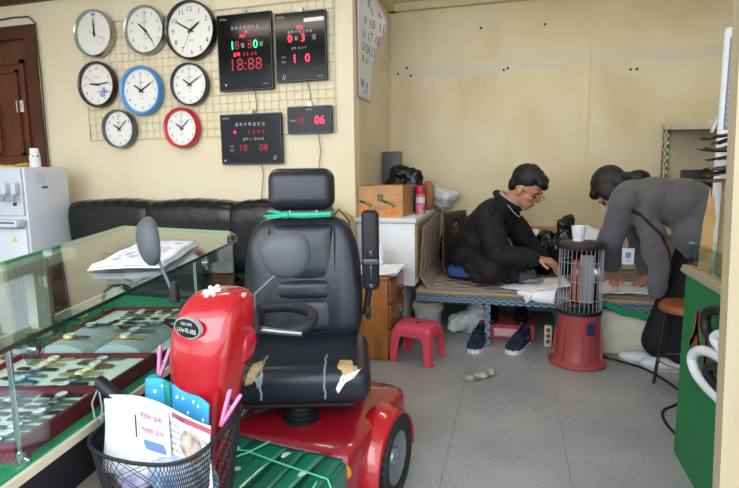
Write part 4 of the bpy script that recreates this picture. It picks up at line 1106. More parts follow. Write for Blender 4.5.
# pink pegs
def peg(label, loc, rot):
    t = thing('clothes_peg', label, 'clothes peg', loc, 0, 'pink clothes pegs on the basket', world=False)
    t.rotation_euler = rot
    mp = mat('peg_pink', '#d884b0', 0.4)
    for s in (-1, 1):
        obj('jaw', MB().rbox((s*0.006, 0, 0.0), (0.008, 0.013, 0.085), 0.003, 2, Matrix.Rotation(s*0.14, 4, 'Y')), mp, t)
    obj('spring', MB().tube([(0.006*math.cos(k*0.8), -0.007+k*0.0006, 0.006*math.sin(k*0.8)) for k in range(24)], 0.0009, 5), M_steel, t)
peg('pink clothes peg clipped on the basket rim', tuple(SM @ Vector((BX+0.152, BYY+0.02, 0.578))), (0.1, 0.45, 0.2))
peg('pink clothes peg standing behind the blue dotted cloth', tuple(SM @ Vector((BX-0.075, BYY+0.075, 0.625))), (0.0, 0.25, 0.3))
# green wrapped box on the deck
gb = thing('wrapped_box', 'box wrapped in green packing tape and string on scooter deck', 'box', tuple(SM @ Vector((0.0, -0.30, 0.132))), SC_RZ)
GBX0, GBX1, GBY0, GBY1, GBZ0, GBZ1 = -0.20, 0.232, -0.44, -0.172, 0.133, 0.285
M_gt = mat('green_tape', '#0b6650', 0.28, var=0.18, vscale=10, coat=0.4)
obj('box', MB().rbox(((GBX0+GBX1)/2, (GBY0+GBY1)/2, (GBZ0+GBZ1)/2), (GBX1-GBX0-0.006, GBY1-GBY0-0.006, GBZ1-GBZ0-0.006), 0.012, 3, SM), M_gt, gb)
for k in range(7):
    x = GBX0+0.008+k*0.0585
    def strip(u, v, x=x, k=k):
        s = v*0.40; w = x+u*0.06+0.004*math.sin(k*3+v*4)
        y = GBY1-0.004-s; z = GBZ1-0.001+0.0012*(k % 2)+0.0016*math.sin(u*3+k)
        if s > GBY1-GBY0-0.008: z -= (s-(GBY1-GBY0-0.008)); y = GBY0+0.002
        return tuple(SM @ Vector((w, y, z)))
    obj('tape_strip', MB().sheet(strip, 3, 24), [M_gt, mat('green_tape_light', '#12775a', 0.25, coat=0.5)][k % 2], gb, solid=0.0012)
for k, (x, y, a, L) in enumerate(((-0.10, -0.25, 0.7, 0.05), (-0.03, -0.33, 0.6, 0.04), (0.06, -0.22, 1.5, 0.03), (0.15, -0.28, 1.3, 0.03), (-0.16, -0.20, 0.2, 0.035))):
    Mx = SM @ Matrix.Translation((x, y, GBZ1+0.0025)) @ Matrix.Rotation(a, 4, 'Z')
    obj('torn_label', MB().prism([(-L/2, -0.006), (L/2, -0.009), (L*0.45, 0.006), (0, 0.010), (-L*0.5, 0.004)], 0, 0.0012, Mx), mat('torn_white', '#b9cfc6', 0.6), gb, smooth=False)
M_str = mat('green_string', '#5fc79c', 0.5)
def strg(pts): obj('string', MB().tube([SM @ Vector(p) for p in pts], 0.0026, 6), M_str, gb)
zt = GBZ1+0.004
strg([(GBX0-0.002, -0.27, 0.16), (GBX0-0.002, -0.27, zt), (-0.05, -0.245, zt+0.001), (0.08, -0.265, zt+0.001), (GBX1-0.01, -0.28, zt), (GBX1+0.002, -0.285, zt-0.02), (GBX1+0.002, -0.29, 0.15)])
strg([(-0.02, GBY1-0.004, zt), (-0.04, -0.25, zt+0.001), (-0.10, -0.35, zt), (-0.12, GBY0, zt-0.002), (-0.12, GBY0-0.003, 0.15)])
strg([(GBX1-0.03, -0.30, zt), (GBX1-0.02, -0.36, zt), (GBX1-0.03, GBY0-0.003, zt-0.01), (GBX1-0.03, GBY0-0.003, 0.15)])
# green cord tied under the headrest
gc = thing('green_tie', 'bright green plastic ribbon tied under the scooter headrest', 'ribbon', (-0.735, 1.70, 0.90))
MG = mat('ribbon_green', '#2fae86', 0.4)
SW = SM @ SEAT
def sw(x, y, z): return tuple(SW @ Vector((x, y, z)))
obj('knot', MB().ell(sw(-0.07, 0.20, 0.905), (0.02, 0.014, 0.013)), MG, gc)
obj('band', MB().tube([sw(-0.07, 0.20, 0.905), sw(0.0, 0.195, 0.904), (sw(0.09, 0.2, 0.906)), sw(0.095, 0.255, 0.908)], [0.009, 0.012, 0.011, 0.008], 8), MG, gc)
for k, (dx, dz) in enumerate(((-0.075, 0.0), (-0.06, 0.012), (-0.068, -0.006))):
    obj('loose_end', MB().tube([sw(-0.07, 0.20, 0.905), sw(-0.10, 0.195, 0.905+dz), sw(-0.07+dx, 0.19, 0.903+dz*1.5)], [0.007, 0.006, 0.003], 6), MG, gc)
# ================================================================== white counter in the alcove and what is on it
ct = thing('white_counter', 'white counter with wooden edge beside the alcove corner', 'counter', (-0.78, 3.55, 0))
M_lam = mat('white_laminate', '#dcdde0', 0.45, var=0.03)
obj('body', MB().rbox((-0.775, 3.62, 0.545), (0.375, 0.94, 0.396), 0.006, 2), M_lam, ct)
obj('plinth', MB().rbox((-0.825, 3.62, 0.174), (0.27, 0.90, 0.346), 0.006, 2), M_lam, ct)
obj('worktop', MB().rbox((-0.772, 3.615, 0.760), (0.39, 0.97, 0.032), 0.006, 2), mat('worktop_pale', '#cfcfcc', 0.5, var=0.06), ct)
obj('side_board', MB().box(-0.586, -0.574, 3.16, 4.08, 0.40, 0.735), mat('brown_chipboard', '#8c7250', 0.7, var=0.2, vscale=9), ct, smooth=False)
ZC = 0.776
# tangerine box
bxw = thing('cardboard_box', 'open cardboard fruit box with orange tangerine print', 'cardboard box', (-0.80, 3.36, ZC))
M_card = mat('cardboard', '#b98a5c', 0.85, var=0.08, vscale=14)
x0, x1, y0, y1, z0, z1 = -0.966, -0.672, 3.19, 3.55, ZC+0.001, ZC+0.196
bm_ = MB(); tk = 0.006
obj('bottom', MB().box(x0, x1, y0, y1, z0, z0+tk), M_card, bxw, smooth=False)
fr_ = obj('front_panel', MB().box(x0, x1, y0, y0+tk, z0+tk, z1), M_card, bxw, smooth=False)
obj('rear_panel', MB().box(x0, x1, y1-tk, y1, z0+tk, z1), M_card, bxw, smooth=False)
sd = obj('side_panel', MB().box(x1-tk, x1, y0+tk, y1-tk, z0+tk, z1+0.006), mat('cardboard_side', '#a87a50', 0.85, var=0.08), bxw, smooth=False)
obj('side_panel', MB().box(x0, x0+tk, y0+tk, y1-tk, z0+tk, z1), M_card, bxw, smooth=False)
for px in (x0+0.07, x1-0.075):
    pm = MB(); lm = MB()
    for k in range(5):
        a = k*1.3; c = (px+0.022*math.cos(a)*(k > 0)+0.01*(k-2), z0+0.042+0.014*math.sin(a)*(k > 0))
        pm.lathe([(0.0185, 0.0), (0.017, 0.0012), (0.0, 0.0016)], 16, frame((c[0], y0-0.0002, c[1]), (1, 0, 0), (0, 0, 1)))
    for k in range(9):
        a = 0.4+k*0.33
        lm.prism([(0, 0), (0.012, 0.006), (0.034, 0), (0.012, -0.006)], 0.0008, 0.0016, frame((px-0.012+0.02*math.cos(a*1.2), y0-0.0004, z0+0.062+0.004*k % 3), (math.cos(a), 0, math.sin(a)), (-math.sin(a), 0, math.cos(a))))
    obj('printed_picture', pm, mat('print_orange', '#dc7a2e', 0.7, var=0.15, vscale=50), fr_)
    obj('printed_picture', lm, mat('print_green', '#3f6a44', 0.7), fr_, smooth=False)
tm = MB(); Mx = frame(((x0+x1)/2, y0-0.0006, z0+0.10), (1, 0, 0), (0, 0, 1))
put_text(tm, '제주감귤', (0.0, -0.045), 0.022, Mx, w=0.09); put_text(tm, '맛있는 감귤', (0.105, 0.04), 0.008, Mx)
tm.cbox((0.004, 0.022, 0), (0.036, 0.040, 0.001), Mx)
obj('lettering', tm, mat('print_dark_green', '#4a5640', 0.7), fr_, smooth=False)
wt = MB(); put_text(wt, '귤', (0.004, 0.022), 0.022, Mx, depth=0.0012); obj('lettering', wt, M_card, fr_, smooth=False)
sm = MB(); Ms = frame((x1+0.0006, (y0+y1)/2, z0+0.09), (0, 1, 0), (0, 0, 1)); put_text(sm, '감귤', (0, 0), 0.05, Ms); obj('lettering', sm, mat('print_orange', '#dc7a2e'), sd, smooth=False)
for k, (xx, yy, zz) in enumerate(((-0.87, 3.32, 0.13), (-0.78, 3.28, 0.125), (-0.82, 3.42, 0.13))):
    tag(obj('paper_wad', MB().ell((xx, yy, ZC+zz), (0.05, 0.04, 0.035), 12, 8), mat('wad_brown', '#8a6a4c', 0.9, var=0.3, vscale=20)), 'brown paper wad inside the open fruit box', 'paper wad', 'paper wads in the fruit box')
# spray can
cn_ = thing('spray_can', 'red spray can standing beside the fruit box', 'spray can', (-0.612, 3.48, ZC))
Mt = Matrix.Translation((-0.612, 3.48, ZC+0.001))
obj('can', MB().lathe([(0.029, 0), (0.031, 0.004), (0.031, 0.125), (0.026, 0.134)], 24, Mt), mat('can_pink_red', '#c9405c', 0.3, col2='#d9a0b4', vscale=40), cn_)
obj('label_band', MB().lathe([(0.0314, 0.075), (0.0314, 0.112)], 24, Mt, cap=False), mat('can_white', '#d8cdd0', 0.4), cn_)
obj('cap', MB().lathe([(0.030, 0.134), (0.031, 0.138), (0.030, 0.185), (0.026, 0.190), (0, 0.190)], 24, Mt), mat('cap_red', '#c22030', 0.35), cn_)
# stuff behind the box: grey panel, black bag, blue can, tan pouch, clear plastic bag
tag(obj('flat_monitor', MB().rbox((-0.885, 3.82, ZC+0.225), (0.15, 0.035, 0.42), 0.008, 2, None).rbox((-0.885, 3.82, ZC+0.007), (0.13, 0.10, 0.012), 0.004, 2), mat('monitor_grey', '#4c4d4e', 0.45)), 'dark grey upright panel standing behind the fruit box', 'panel')
def blob(name, label, cat, parts, m, voxel=0.012, it=5, amp=0.0, seed=1, group=None, parent=None):
    mb = MB()
    for p in parts:
        if len(p) == 2: mb.ell(p[0], p[1], 18, 12)
        else: mb.cap(*p)
    if amp:
        q = random.Random(seed); ph = [(q.uniform(15, 60), q.uniform(15, 60), q.uniform(15, 60), q.uniform(0, 6.3)) for _ in range(8)]
        vs = []
        for v in mb.v:
            s = amp*sum(math.sin(a*v[0]+b*v[1]+c*v[2]+d) for a, b, c, d in ph)/4
            vs.append((v[0]+s, v[1]+s*0.7, v[2]+s))
        mb.v = vs
    o = organic(obj(name, mb, m, parent), voxel, it)
    if amp:
        for tt, sc_, st_ in (('VORONOI', 0.07, amp*2.2), ('CLOUDS', 0.035, amp*1.6)):
            tx = bpy.data.textures.new('crumple', tt); tx.noise_scale = sc_
            dm = o.modifiers.new('crumple', 'DISPLACE'); dm.texture = tx; dm.strength = st_; dm.mid_level = 0.5; dm.texture_coords = 'GLOBAL'
    if label: tag(o, label, cat, group)
    return o
M_bag = mat('black_plastic_bag', '#0e0f12', 0.25, bump=0.9, bscale=28)
blob('black_bag', 'shiny black plastic bag heaped on the counter behind the box', 'plastic bag', [((-0.82, 3.70, ZC+0.14), (0.10, 0.07, 0.14)), ((-0.72, 3.70, ZC+0.14), (0.09, 0.06, 0.14)), ((-0.69, 3.71, ZC+0.26), (0.07, 0.045, 0.06)), ((-0.80, 3.70, ZC+0.28), (0.08, 0.05, 0.05))], M_bag, 0.012, 3, 0.012, 4)
tag(obj('blue_can', MB().lathe([(0.03, 0), (0.032, 0.004), (0.032, 0.17), (0.024, 0.18), (0, 0.18)], 20, Matrix.Translation((-0.655, 3.63, ZC+0.001))), mat('can_blue', '#26408c', 0.3)), 'deep blue can in front of the black bag', 'can')
blob('tan_pouch', 'tan paper pouch between black bag and clear bag', 'pouch', [((-0.615, 3.86, ZC+0.11), (0.045, 0.05, 0.11)), ((-0.62, 3.86, ZC+0.19), (0.03, 0.03, 0.03))], mat('pouch_tan', '#a5784a', 0.8), 0.012, 3, 0.006, 5)
M_pbag = mat('clear_plastic_bag', '#b9bfbf', 0.18, bump=1.0, bscale=22, spec=0.7)
blob('clear_bag', 'crumpled clear plastic bag at the end of the counter', 'plastic bag', [((-0.60, 3.99, ZC+0.10), (0.06, 0.07, 0.09)), ((-0.53, 3.97, ZC+0.08), (0.09, 0.06, 0.08)), ((-0.46, 3.98, ZC+0.10), (0.05, 0.05, 0.05))], M_pbag, 0.012, 2, 0.014, 6)

# ================================================================== wooden drawer cabinet
cab = thing('drawer_cabinet', 'varnished orange wood cabinet with three drawers', 'cabinet', (-0.78, 2.92, 0))
M_ow = mat('orange_varnished_wood', '#8a5222', 0.35, col2='#a86a30', vscale=4, stretch=(5, 5, 0.8), coat=0.3)
M_ow2 = mat('drawer_wood', '#7a4219', 0.32, col2='#96562a', vscale=4, stretch=(5, 0.8, 5), coat=0.4)
CX0, CX1, CY0, CY1 = -0.93, -0.665, 2.74, 3.12
obj('carcass', MB().rbox(((CX0+CX1)/2, (CY0+CY1)/2, 0.235), (CX1-CX0, CY1-CY0, 0.46), 0.006, 2), M_ow, cab)
obj('top_board', MB().rbox(((CX0+CX1)/2, (CY0+CY1)/2, 0.474), (CX1-CX0+0.02, CY1-CY0+0.02, 0.02), 0.006, 2), M_ow, cab)
for k in range(3):
    z = 0.045+k*0.142
    dr = obj('drawer', MB().rbox((CX1+0.006, (CY0+CY1)/2, z+0.065), (0.02, CY1-CY0-0.03, 0.128), 0.006, 2), M_ow2, cab)
    obj('knob', MB().lathe([(0.006, 0), (0.006, 0.012), (0.014, 0.018), (0.012, 0.026), (0, 0.028)], 16, frame((CX1+0.016, (CY0+CY1)/2, z+0.065), (0, 1, 0), (0, 0, 1))), M_ow2, dr)
for k in range(3):
    def fn(u, v, k=k):
        return (-0.95+0.33*u+0.01*k, 2.76+0.30*v-0.02*k, 0.4862+0.006*k+0.01*math.sin(u*5+v*3+k)*u+0.012*u*u)
    tag(obj('paper_sheet', MB().sheet(fn, 10, 8), M_paper, solid=0.0015), 'white paper sheet on the wooden cabinet', 'paper', 'papers on the drawer cabinet')
tag(obj('paper_roll', MB().lathe([(0.015, 0), (0.036, 0.0), (0.037, 0.004), (0.037, 0.115), (0.035, 0.118), (0.015, 0.118), (0.015, 0.0)], 24, Matrix.Translation((-0.79, 3.0, 0.512)), cap=False), M_paper), 'white tissue roll standing on the wooden cabinet', 'tissue roll')
# tan bag hanging behind the scooter seat, on the cabinet side
tb_ = thing('tan_bag', 'tan leather bag with dark straps resting on the sofa arm', 'bag', (-1.0, 2.94, 0.533))
def bag_fn(a_):
    pass
obj('bag_body', loft([(-1.0, 2.94, 0.546, 0.075, 0.05), (-1.0, 2.94, 0.60, 0.085, 0.06), (-1.0, 2.94, 0.68, 0.08, 0.055), (-0.995, 2.94, 0.78, 0.06, 0.04), (-0.99, 2.94, 0.82, 0.03, 0.02)], 28, 0.7), mat('bag_tan_leather', '#9c835f', 0.6, var=0.12, vscale=14), tb_)
obj('bag_flap', loft([(-0.975, 2.935, 0.60, 0.07, 0.062), (-0.98, 2.935, 0.70, 0.082, 0.062), (-0.985, 2.94, 0.80, 0.06, 0.045), (-0.99, 2.94, 0.83, 0.02, 0.02)], 28, 0.7), mat('bag_tan_flap', '#ab926c', 0.6), tb_)
obj('bag_strap', MB().tube([(-1.06, 2.89, 0.62), (-1.05, 2.89, 0.78), (-0.99, 2.89, 0.845), (-0.93, 2.89, 0.78), (-0.915, 2.885, 0.62)], 0.006, 6), mat('strap_dark_brown', '#4a3a2a', 0.6), tb_)
obj('bag_base', MB().rbox((-1.0, 2.94, 0.540), (0.16, 0.12, 0.014), 0.004, 2), mat('strap_dark_brown', '#4a3a2a'), tb_)

# ================================================================== low platform of slotted angle iron
pf = thing('low_platform', 'low platform with plywood top on blue-grey slotted angle frame', 'platform', (0.2, 3.6, 0))
PX0, PX1, PY0, PY1, PZ = -0.575, 0.95, 3.12, 4.10, 0.335
M_ang = mat('angle_iron_blue_grey', '#7f98ab', 0.45, 0.2)
M_ply = mat('plywood', '#a98b62', 0.7, col2='#8d6f49', vscale=5, stretch=(0.6, 6, 6))
obj('plywood_top', MB().box(PX0, PX1, PY0-0.01, PY1, PZ-0.022, PZ-0.010), M_ply, pf, smooth=False)
obj('top_lining', MB().box(PX0, PX1, PY0-0.012, PY1, PZ-0.0095, PZ-0.002), mat('board_grey_beige', '#a39a86', 0.6), pf, smooth=False)
def angle_bar(a, b, face_n, w=0.042, pitch_=0.045, two=True):
    """slotted angle: real slots between the two edge strips"""
    a, b = Vector(a), Vector(b); t = (b-a).normalized(); L = (b-a).length
    m = MB(); nrm = Vector(face_n); up_ = nrm.cross(t)
    F = frame(a, t, up_)
    m.box(0, L, -w/2, -w/2+0.009, -0.0012, 0.0012, F); m.box(0, L, w/2-0.009, w/2, -0.0012, 0.0012, F)
    if two: m.box(0, L, -0.004, 0.004, -0.0012, 0.0012, F)
    n = int(L/pitch_)
    for k in range(n+1):
        x = L*k/n
        off = 0.5*L/n
        m.box(max(0, x-0.007), min(L, x+0.007), -w/2, 0, -0.0012, 0.0012, F)
        x2 = x+off
        if x2 < L: m.box(x2-0.007, min(L, x2+0.007), 0, w/2, -0.0012, 0.0012, F)
    m.box(0, L, w/2-0.002, w/2, -0.035, 0.0012, F)
    return m
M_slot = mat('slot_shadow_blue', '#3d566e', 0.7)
fb = obj('front_rail', angle_bar((PX0, PY0-0.004, PZ-0.046), (PX1, PY0-0.004, PZ-0.046), (0, -1, 0), 0.046), M_ang, pf, smooth=False)
obj('rail_slot_shade', MB().box(PX0, PX1, PY0+0.002, PY0+0.005, PZ-0.068, PZ-0.024), M_slot, fb, smooth=False)  # dark strip behind the rail: shade inside the slots put into the colour
for x in (-0.14, 0.455, PX1-0.04):
    lg = obj('leg', angle_bar((x, PY0+0.012, 0.0), (x, PY0+0.012, PZ-0.026), (0, -1, 0), 0.032), M_ang, pf, smooth=False)
    obj('leg', MB().box(x-0.016, x-0.012, PY1-0.06, PY1-0.03, 0, PZ-0.024).box(x-0.016, x+0.016, PY1-0.034, PY1-0.03, 0, PZ-0.024), M_ang, pf, smooth=False)
# quilted mat on the platform, and its folded end standing against the counter
M_mat = mat('brown_quilted_mat', '#8a7a70', 0.85, var=0.12, vscale=18)
mt = thing('floor_mat', 'brown-grey floor mat with diamond lines spread on the platform', 'mat', (0.2, 3.6, PZ))
def mat_surface(u, v):
    if u < 0.22:                        # upright fold
        q = u/0.22; x = PX0+0.008+0.012*(1-q); z = PZ+0.006+0.40*(1-q)**1.0; 
        if q > 0.8: x = PX0+0.008+0.06*((q-0.8)/0.2)**2
        zz = PZ+0.004+0.40*(1-q)
        top = 0.06*(v-0.5)
        return (x, 3.20+0.86*v+0.05*(1-q)*(1-v), zz+top*(1-q))
    q = (u-0.22)/0.78
    return (PX0+0.07+q*(PX1-PX0-0.12), PY0+0.03+0.94*v, PZ+0.002+0.003*math.sin(q*20+v*6))
obj('mat_body', MB().sheet(mat_surface, 50, 16), M_mat, mt, solid=0.007, ang=70)
ql = MB()
for k in range(-4, 12):
    for sgn in (1, -1):
        pts = []
        for j in range(13):
            u = 0.23+0.75*j/12; v = (k/8.0)+sgn*(j/12.0)*0.9
            if 0.02 < v < 0.98:
                p = mat_surface(u, v); pts.append((p[0], p[1], p[2]+0.0045))
        if len(pts) > 1: ql.tube(pts, 0.0022, 4)
for k in range(-2, 7):
    for sgn in (1, -1):
        pts = []
        for j in range(7):
            u = 0.01+0.17*j/6; v = k/5.0+sgn*j/6*0.5
            if 0.02 < v < 0.98:
                p = mat_surface(u, v); pts.append((p[0]+0.005, p[1], p[2]))
        if len(pts) > 1: ql.tube(pts, 0.0022, 4)
obj('diamond_lines', ql, mat('mat_line_pink', '#b09a94', 0.8), mt, kind='stuff')
ZP = PZ+0.0085

# ---- legless floor chair and blue cushion
fc = thing('legless_chair', 'dark brown bent plywood floor chair without legs', 'chair', (-0.32, 3.62, ZP))
def chair_fn(u, v):
    # profile along u: seat front -> bend -> back top; faces +x
    w = (v-0.5)*0.40
    if u < 0.5:
        q = u/0.5; x = 0.08-0.40*q; z = ZP+0.018+0.010*math.cos(q*3)
    elif u < 0.65:
        q = (u-0.5)/0.15; a = q*PI/2*0.9; x = -0.32-0.07*math.sin(a); z = ZP+0.012+0.07*(1-math.cos(a))
    else:
        q = (u-0.65)/0.35; x = -0.389-0.02*q; z = ZP+0.07+0.37*q
    nar = 1.0 if u < 0.65 else 1-0.22*((u-0.65)/0.35)**2
    c_, s_ = math.cos(R(-22)), math.sin(R(-22)); yy = w*nar
    return (-0.30+(x+0.30)*c_-yy*s_, 3.64+(x+0.30)*s_+yy*c_, z)
cm = MB(); nu, nv = 40, 16
vs = [chair_fn(i/nu, j/nv) for j in range(nv+1) for i in range(nu+1)]
fs = []
for j in range(nv):
    for i in range(nu):
        if 35 <= i < 37 and 6 <= j < 10: continue      # hand hole
        fs.append((j*(nu+1)+i, j*(nu+1)+i+1, (j+1)*(nu+1)+i+1, (j+1)*(nu+1)+i))
cm.add(vs, fs)
obj('shell', cm, mat('chair_dark_brown', '#2f2622', 0.4), fc, solid=0.012, ang=60)
tag(obj('seat_cushion', loft([(-0.22, 3.53, ZP+0.034, 0.18, 0.18), (-0.22, 3.53, ZP+0.040, 0.20, 0.20), (-0.22, 3.53, ZP+0.07, 0.205, 0.205), (-0.22, 3.53, ZP+0.084, 0.19, 0.19), (-0.22, 3.53, ZP+0.088, 0.13, 0.13)], 36, 0.5), mat('cushion_blue', '#2c4a86', 0.7)), 'blue seat cushion under the seated person', 'cushion')
# black bag and greenish pack behind the chair
blob('black_bag', 'black plastic bag on the mat behind the floor chair', 'plastic bag', [((-0.46, 3.86, ZP+0.13), (0.07, 0.11, 0.14)), ((-0.46, 3.80, ZP+0.25), (0.05, 0.06, 0.07))], M_bag, 0.012, 3, 0.012, 8)
blob('green_pack', 'yellow-green packet on top of the bag behind the chair', 'packet', [((-0.47, 3.90, ZP+0.345), (0.045, 0.05, 0.05)), ((-0.44, 3.86, ZP+0.36), (0.03, 0.03, 0.03))], mat('pack_green', '#8c9a3a', 0.5, var=0.3, vscale=30), 0.01, 3, 0.006, 9)
blob('clear_bag', 'small clear bag behind the floor chair back', 'plastic bag', [((-0.30, 3.98, ZP+0.34), (0.07, 0.06, 0.06)), ((-0.36, 3.98, ZP+0.18), (0.12, 0.06, 0.17))], mat('dark_clear_bag', '#6f716c', 0.25, bump=0.9, bscale=30), 0.012, 2, 0.012, 10)
# boxes and bags against the rear wall
crate = thing('carton', 'low open brown carton by the rear wall of the platform', 'carton', (0.28, 3.98, ZP))
for (a, b, c, d_, e, f) in ((0.06, 0.56, 3.86, 3.868, 0, 0.22), (0.06, 0.56, 4.085, 4.093, 0, 0.30), (0.06, 0.068, 3.868, 4.085, 0, 0.26), (0.552, 0.56, 3.868, 4.085, 0, 0.26)):
    obj('panel', MB().box(a, b, c, d_, ZP+e+0.001, ZP+f), M_card, crate, smooth=False)
obj('bottom', MB().box(0.068, 0.552, 3.868, 4.085, ZP+0.001, ZP+0.008), M_card, crate, smooth=False)
blob('black_bag', 'large black plastic bag on the platform behind the heater', 'plastic bag', [((0.20, 3.74, ZP+0.13), (0.10, 0.08, 0.14)), ((0.34, 3.76, ZP+0.16), (0.10, 0.08, 0.17)), ((0.34, 3.76, ZP+0.33), (0.05, 0.045, 0.07)), ((0.22, 3.76, ZP+0.24), (0.06, 0.05, 0.06))], M_bag, 0.012, 3, 0.014, 11)
tag(obj('white_carton', MB().rbox((0.12, 3.82, ZP+0.155), (0.10, 0.06, 0.30), 0.006, 2), M_paper), 'white carton standing behind the black bag', 'carton')
pamph = MB().sheet(lambda u, v: (0.44+0.13*u+0.04*v, 3.83+0.02*v, ZP+0.17+0.17*v-0.06*u), 6, 6)
tag(obj('leaflet', pamph, M_paper, solid=0.002), 'pale blue-white leaflet leaning beside the black bag', 'leaflet')
# papers on the platform
def papers(name, label, cx, cy, w, l, rz, group, lift=0.0, over=0.0, k=0):
    def fn(u, v):
        a = (u-0.5)*w; b = (v-0.5)*l
        x = cx+a*math.cos(rz)-b*math.sin(rz); y = cy+a*math.sin(rz)+b*math.cos(rz)
        z = ZP+0.003+lift+0.012*(math.sin(u*4+k)*math.sin(v*3+k*2))**2+0.02*u*u*(k % 2)
        if y < PY0-0.014: z -= (PY0-0.014-y)*1.6; y = PY0-0.014-(PY0-0.014-y)*0.3
        return (x, y, z)
    return tag(obj(name, MB().sheet(fn, 14, 14), M_paper, solid=0.002), label, 'paper', group)
for k, (cx, cy, w, l, rz) in enumerate(((0.10, 3.25, 0.21, 0.30, 0.5), (0.16, 3.22, 0.21, 0.30, -0.2), (0.06, 3.20, 0.15, 0.22, 0.9), (0.22, 3.36, 0.21, 0.30, 0.1))):
    papers('document', 'crumpled white document on the mat in front of seated person', cx, cy, w, l, rz, 'documents beside the seated person', 0.004*k, k=k)
for k, (cx, cy, w, l, rz) in enumerate(((0.56, 3.33, 0.21, 0.30, 0.3), (0.66, 3.35, 0.24, 0.30, 1.2), (0.72, 3.30, 0.21, 0.30, 1.45))):
    papers('document', 'white document under the hand of the bending person', cx, cy, w, l, rz, 'documents in front of the bending person', 0.004*k, k=k+1)
cl = MB()
for k in range(3): cl.rbox((0.10+0.02*k, 3.30, ZP+0.034+0.006*k), (0.09, 0.03, 0.012), 0.004, 2, None)
tag(obj('glasses_case', cl, mat('case_grey', '#6f7276', 0.4)), 'dark grey spectacle case lying on the documents', 'case')

# ================================================================== halogen heater
hx, hy = 0.355, 2.975
ht = thing('halogen_heater', 'round halogen heater with red base and wire guard', 'heater', (hx, hy, 0))
Mh = Matrix.Translation((hx, hy, 0.001))
M_hred = mat('heater_red', '#9a4442', 0.42)
obj('base', MB().lathe([(0.145, 0), (0.152, 0.004), (0.152, 0.012), (0.142, 0.022), (0.124, 0.03), (0.118, 0.04), (0.113, 0.15), (0.109, 0.255), (0.112, 0.268), (0.112, 0.285), (0.10, 0.29)], 48, Mh), M_hred, ht)
for k in range(6):
    a = -PI/2+k*PI/3+0.25
    m = MB().prism([(0.10, 0.03), (0.134, 0.032), (0.116, 0.20), (0.10, 0.22)], -0.012, 0.012, Mh @ Matrix.Rotation(a, 4, 'Z') @ Matrix.Rotation(PI/2, 4, 'X'))
    obj('base_rib', m, M_hred, ht, smooth=False)
obj('base_ring', MB().lathe([(0.106, 0.285), (0.118, 0.288), (0.118, 0.305), (0.106, 0.31)], 40, Mh), M_black, ht)
gd = MB()
for k in range(30):
    a = 2*PI*k/30; gd.tube([(0.112*math.cos(a), 0.112*math.sin(a), 0.30), (0.112*math.cos(a), 0.112*math.sin(a), 0.645)], 0.0013, 5, M=Mh)
for z in (0.37, 0.47, 0.57):
    gd.tube([(0.113*math.cos(2*PI*k/40), 0.113*math.sin(2*PI*k/40), z) for k in range(40)], 0.0017, 5, True, Mh)
obj('wire_guard', gd, mat('guard_wire', '#b9bdc1', 0.3, 0.5), ht, kind='stuff')
obj('top_cap', MB().lathe([(0.095, 0.635), (0.119, 0.64), (0.122, 0.65), (0.122, 0.663), (0.112, 0.672), (0.03, 0.676), (0, 0.676)], 40, Mh), mat('heater_cap_dark', '#2a2526', 0.45), ht)
# curved reflector behind two lamps
def refl(u, v):
    a = R(250)+(u-0.5)*R(165)+PI
    return (hx+0.02+0.072*math.cos(a), hy+0.072*math.sin(a), 0.315+0.31*v)
rl = obj('reflector', MB().sheet(refl, 16, 2), mat('reflector_steel', '#c7c9cb', 0.22, 1.0), ht, solid=0.003)
obj('inner_frame', MB().box(hx-0.004, hx+0.066, hy+0.0, hy+0.006, 0.335, 0.60), mat('frame_grey', '#9a9ca0', 0.4, 0.5), ht, smooth=False)
for k, dx in enumerate((-0.035, -0.012)):
    lm = MB()
    lm.tube([(hx+dx, hy-0.045, 0.36), (hx+dx, hy-0.045, 0.58)], 0.007, 10)
    l = obj('heating_lamp', lm, mat('lamp_copper', '#c07a63', 0.4, 0.2), ht)
    cr = MB()
    for q in range(26):
        z = 0.365+q*0.0083
        cr.tube([(hx+dx+0.0088*math.cos(2*PI*j/10), hy-0.045+0.0088*math.sin(2*PI*j/10), z) for j in range(10)], 0.0012, 4, True)
    obj('coil', cr, mat('coil_copper', '#b05a48', 0.4, 0.3), l, kind='stuff')
obj('bottom_bracket', MB().rbox((hx, hy-0.02, 0.325), (0.10, 0.05, 0.025), 0.006, 2), M_black, ht)
bt_ = MB().prism([(-0.022, -0.032), (0.02, -0.036), (0.026, 0.02), (0.018, 0.036), (-0.02, 0.03)], 0, 0.002, frame((hx+0.048, hy-0.1045, 0.218), (1, 0.42, 0), (0, 0, 1)))
obj('tape_patch', bt_, mat('tape_navy', '#1f2c58', 0.6), ht, smooth=False)
# paper cup on the heater
pc = thing('paper_cup', 'single paper cup standing on top of the heater', 'paper cup', (hx-0.02, hy, 0.678))
Mt = Matrix.Translation((hx-0.018, hy, 0.6785))
obj('cup', MB().lathe([(0.0, 0.006), (0.026, 0.006), (0.0255, 0.0), (0.028, 0.0), (0.038, 0.078), (0.039, 0.081), (0.0365, 0.081), (0.0365, 0.078), (0.027, 0.010), (0.0, 0.010)], 26, Mt, cap=False), M_cup, pc)
km = MB()
for k in range(5): km.ell((hx-0.018+0.012*math.cos(k*1.3), hy-0.0325, 0.716+0.012*math.sin(k*1.3)), (0.003, 0.002, 0.004), 6, 5)
obj('flower_print', km, mat('print_grey', '#8a8f9a', 0.7), pc)
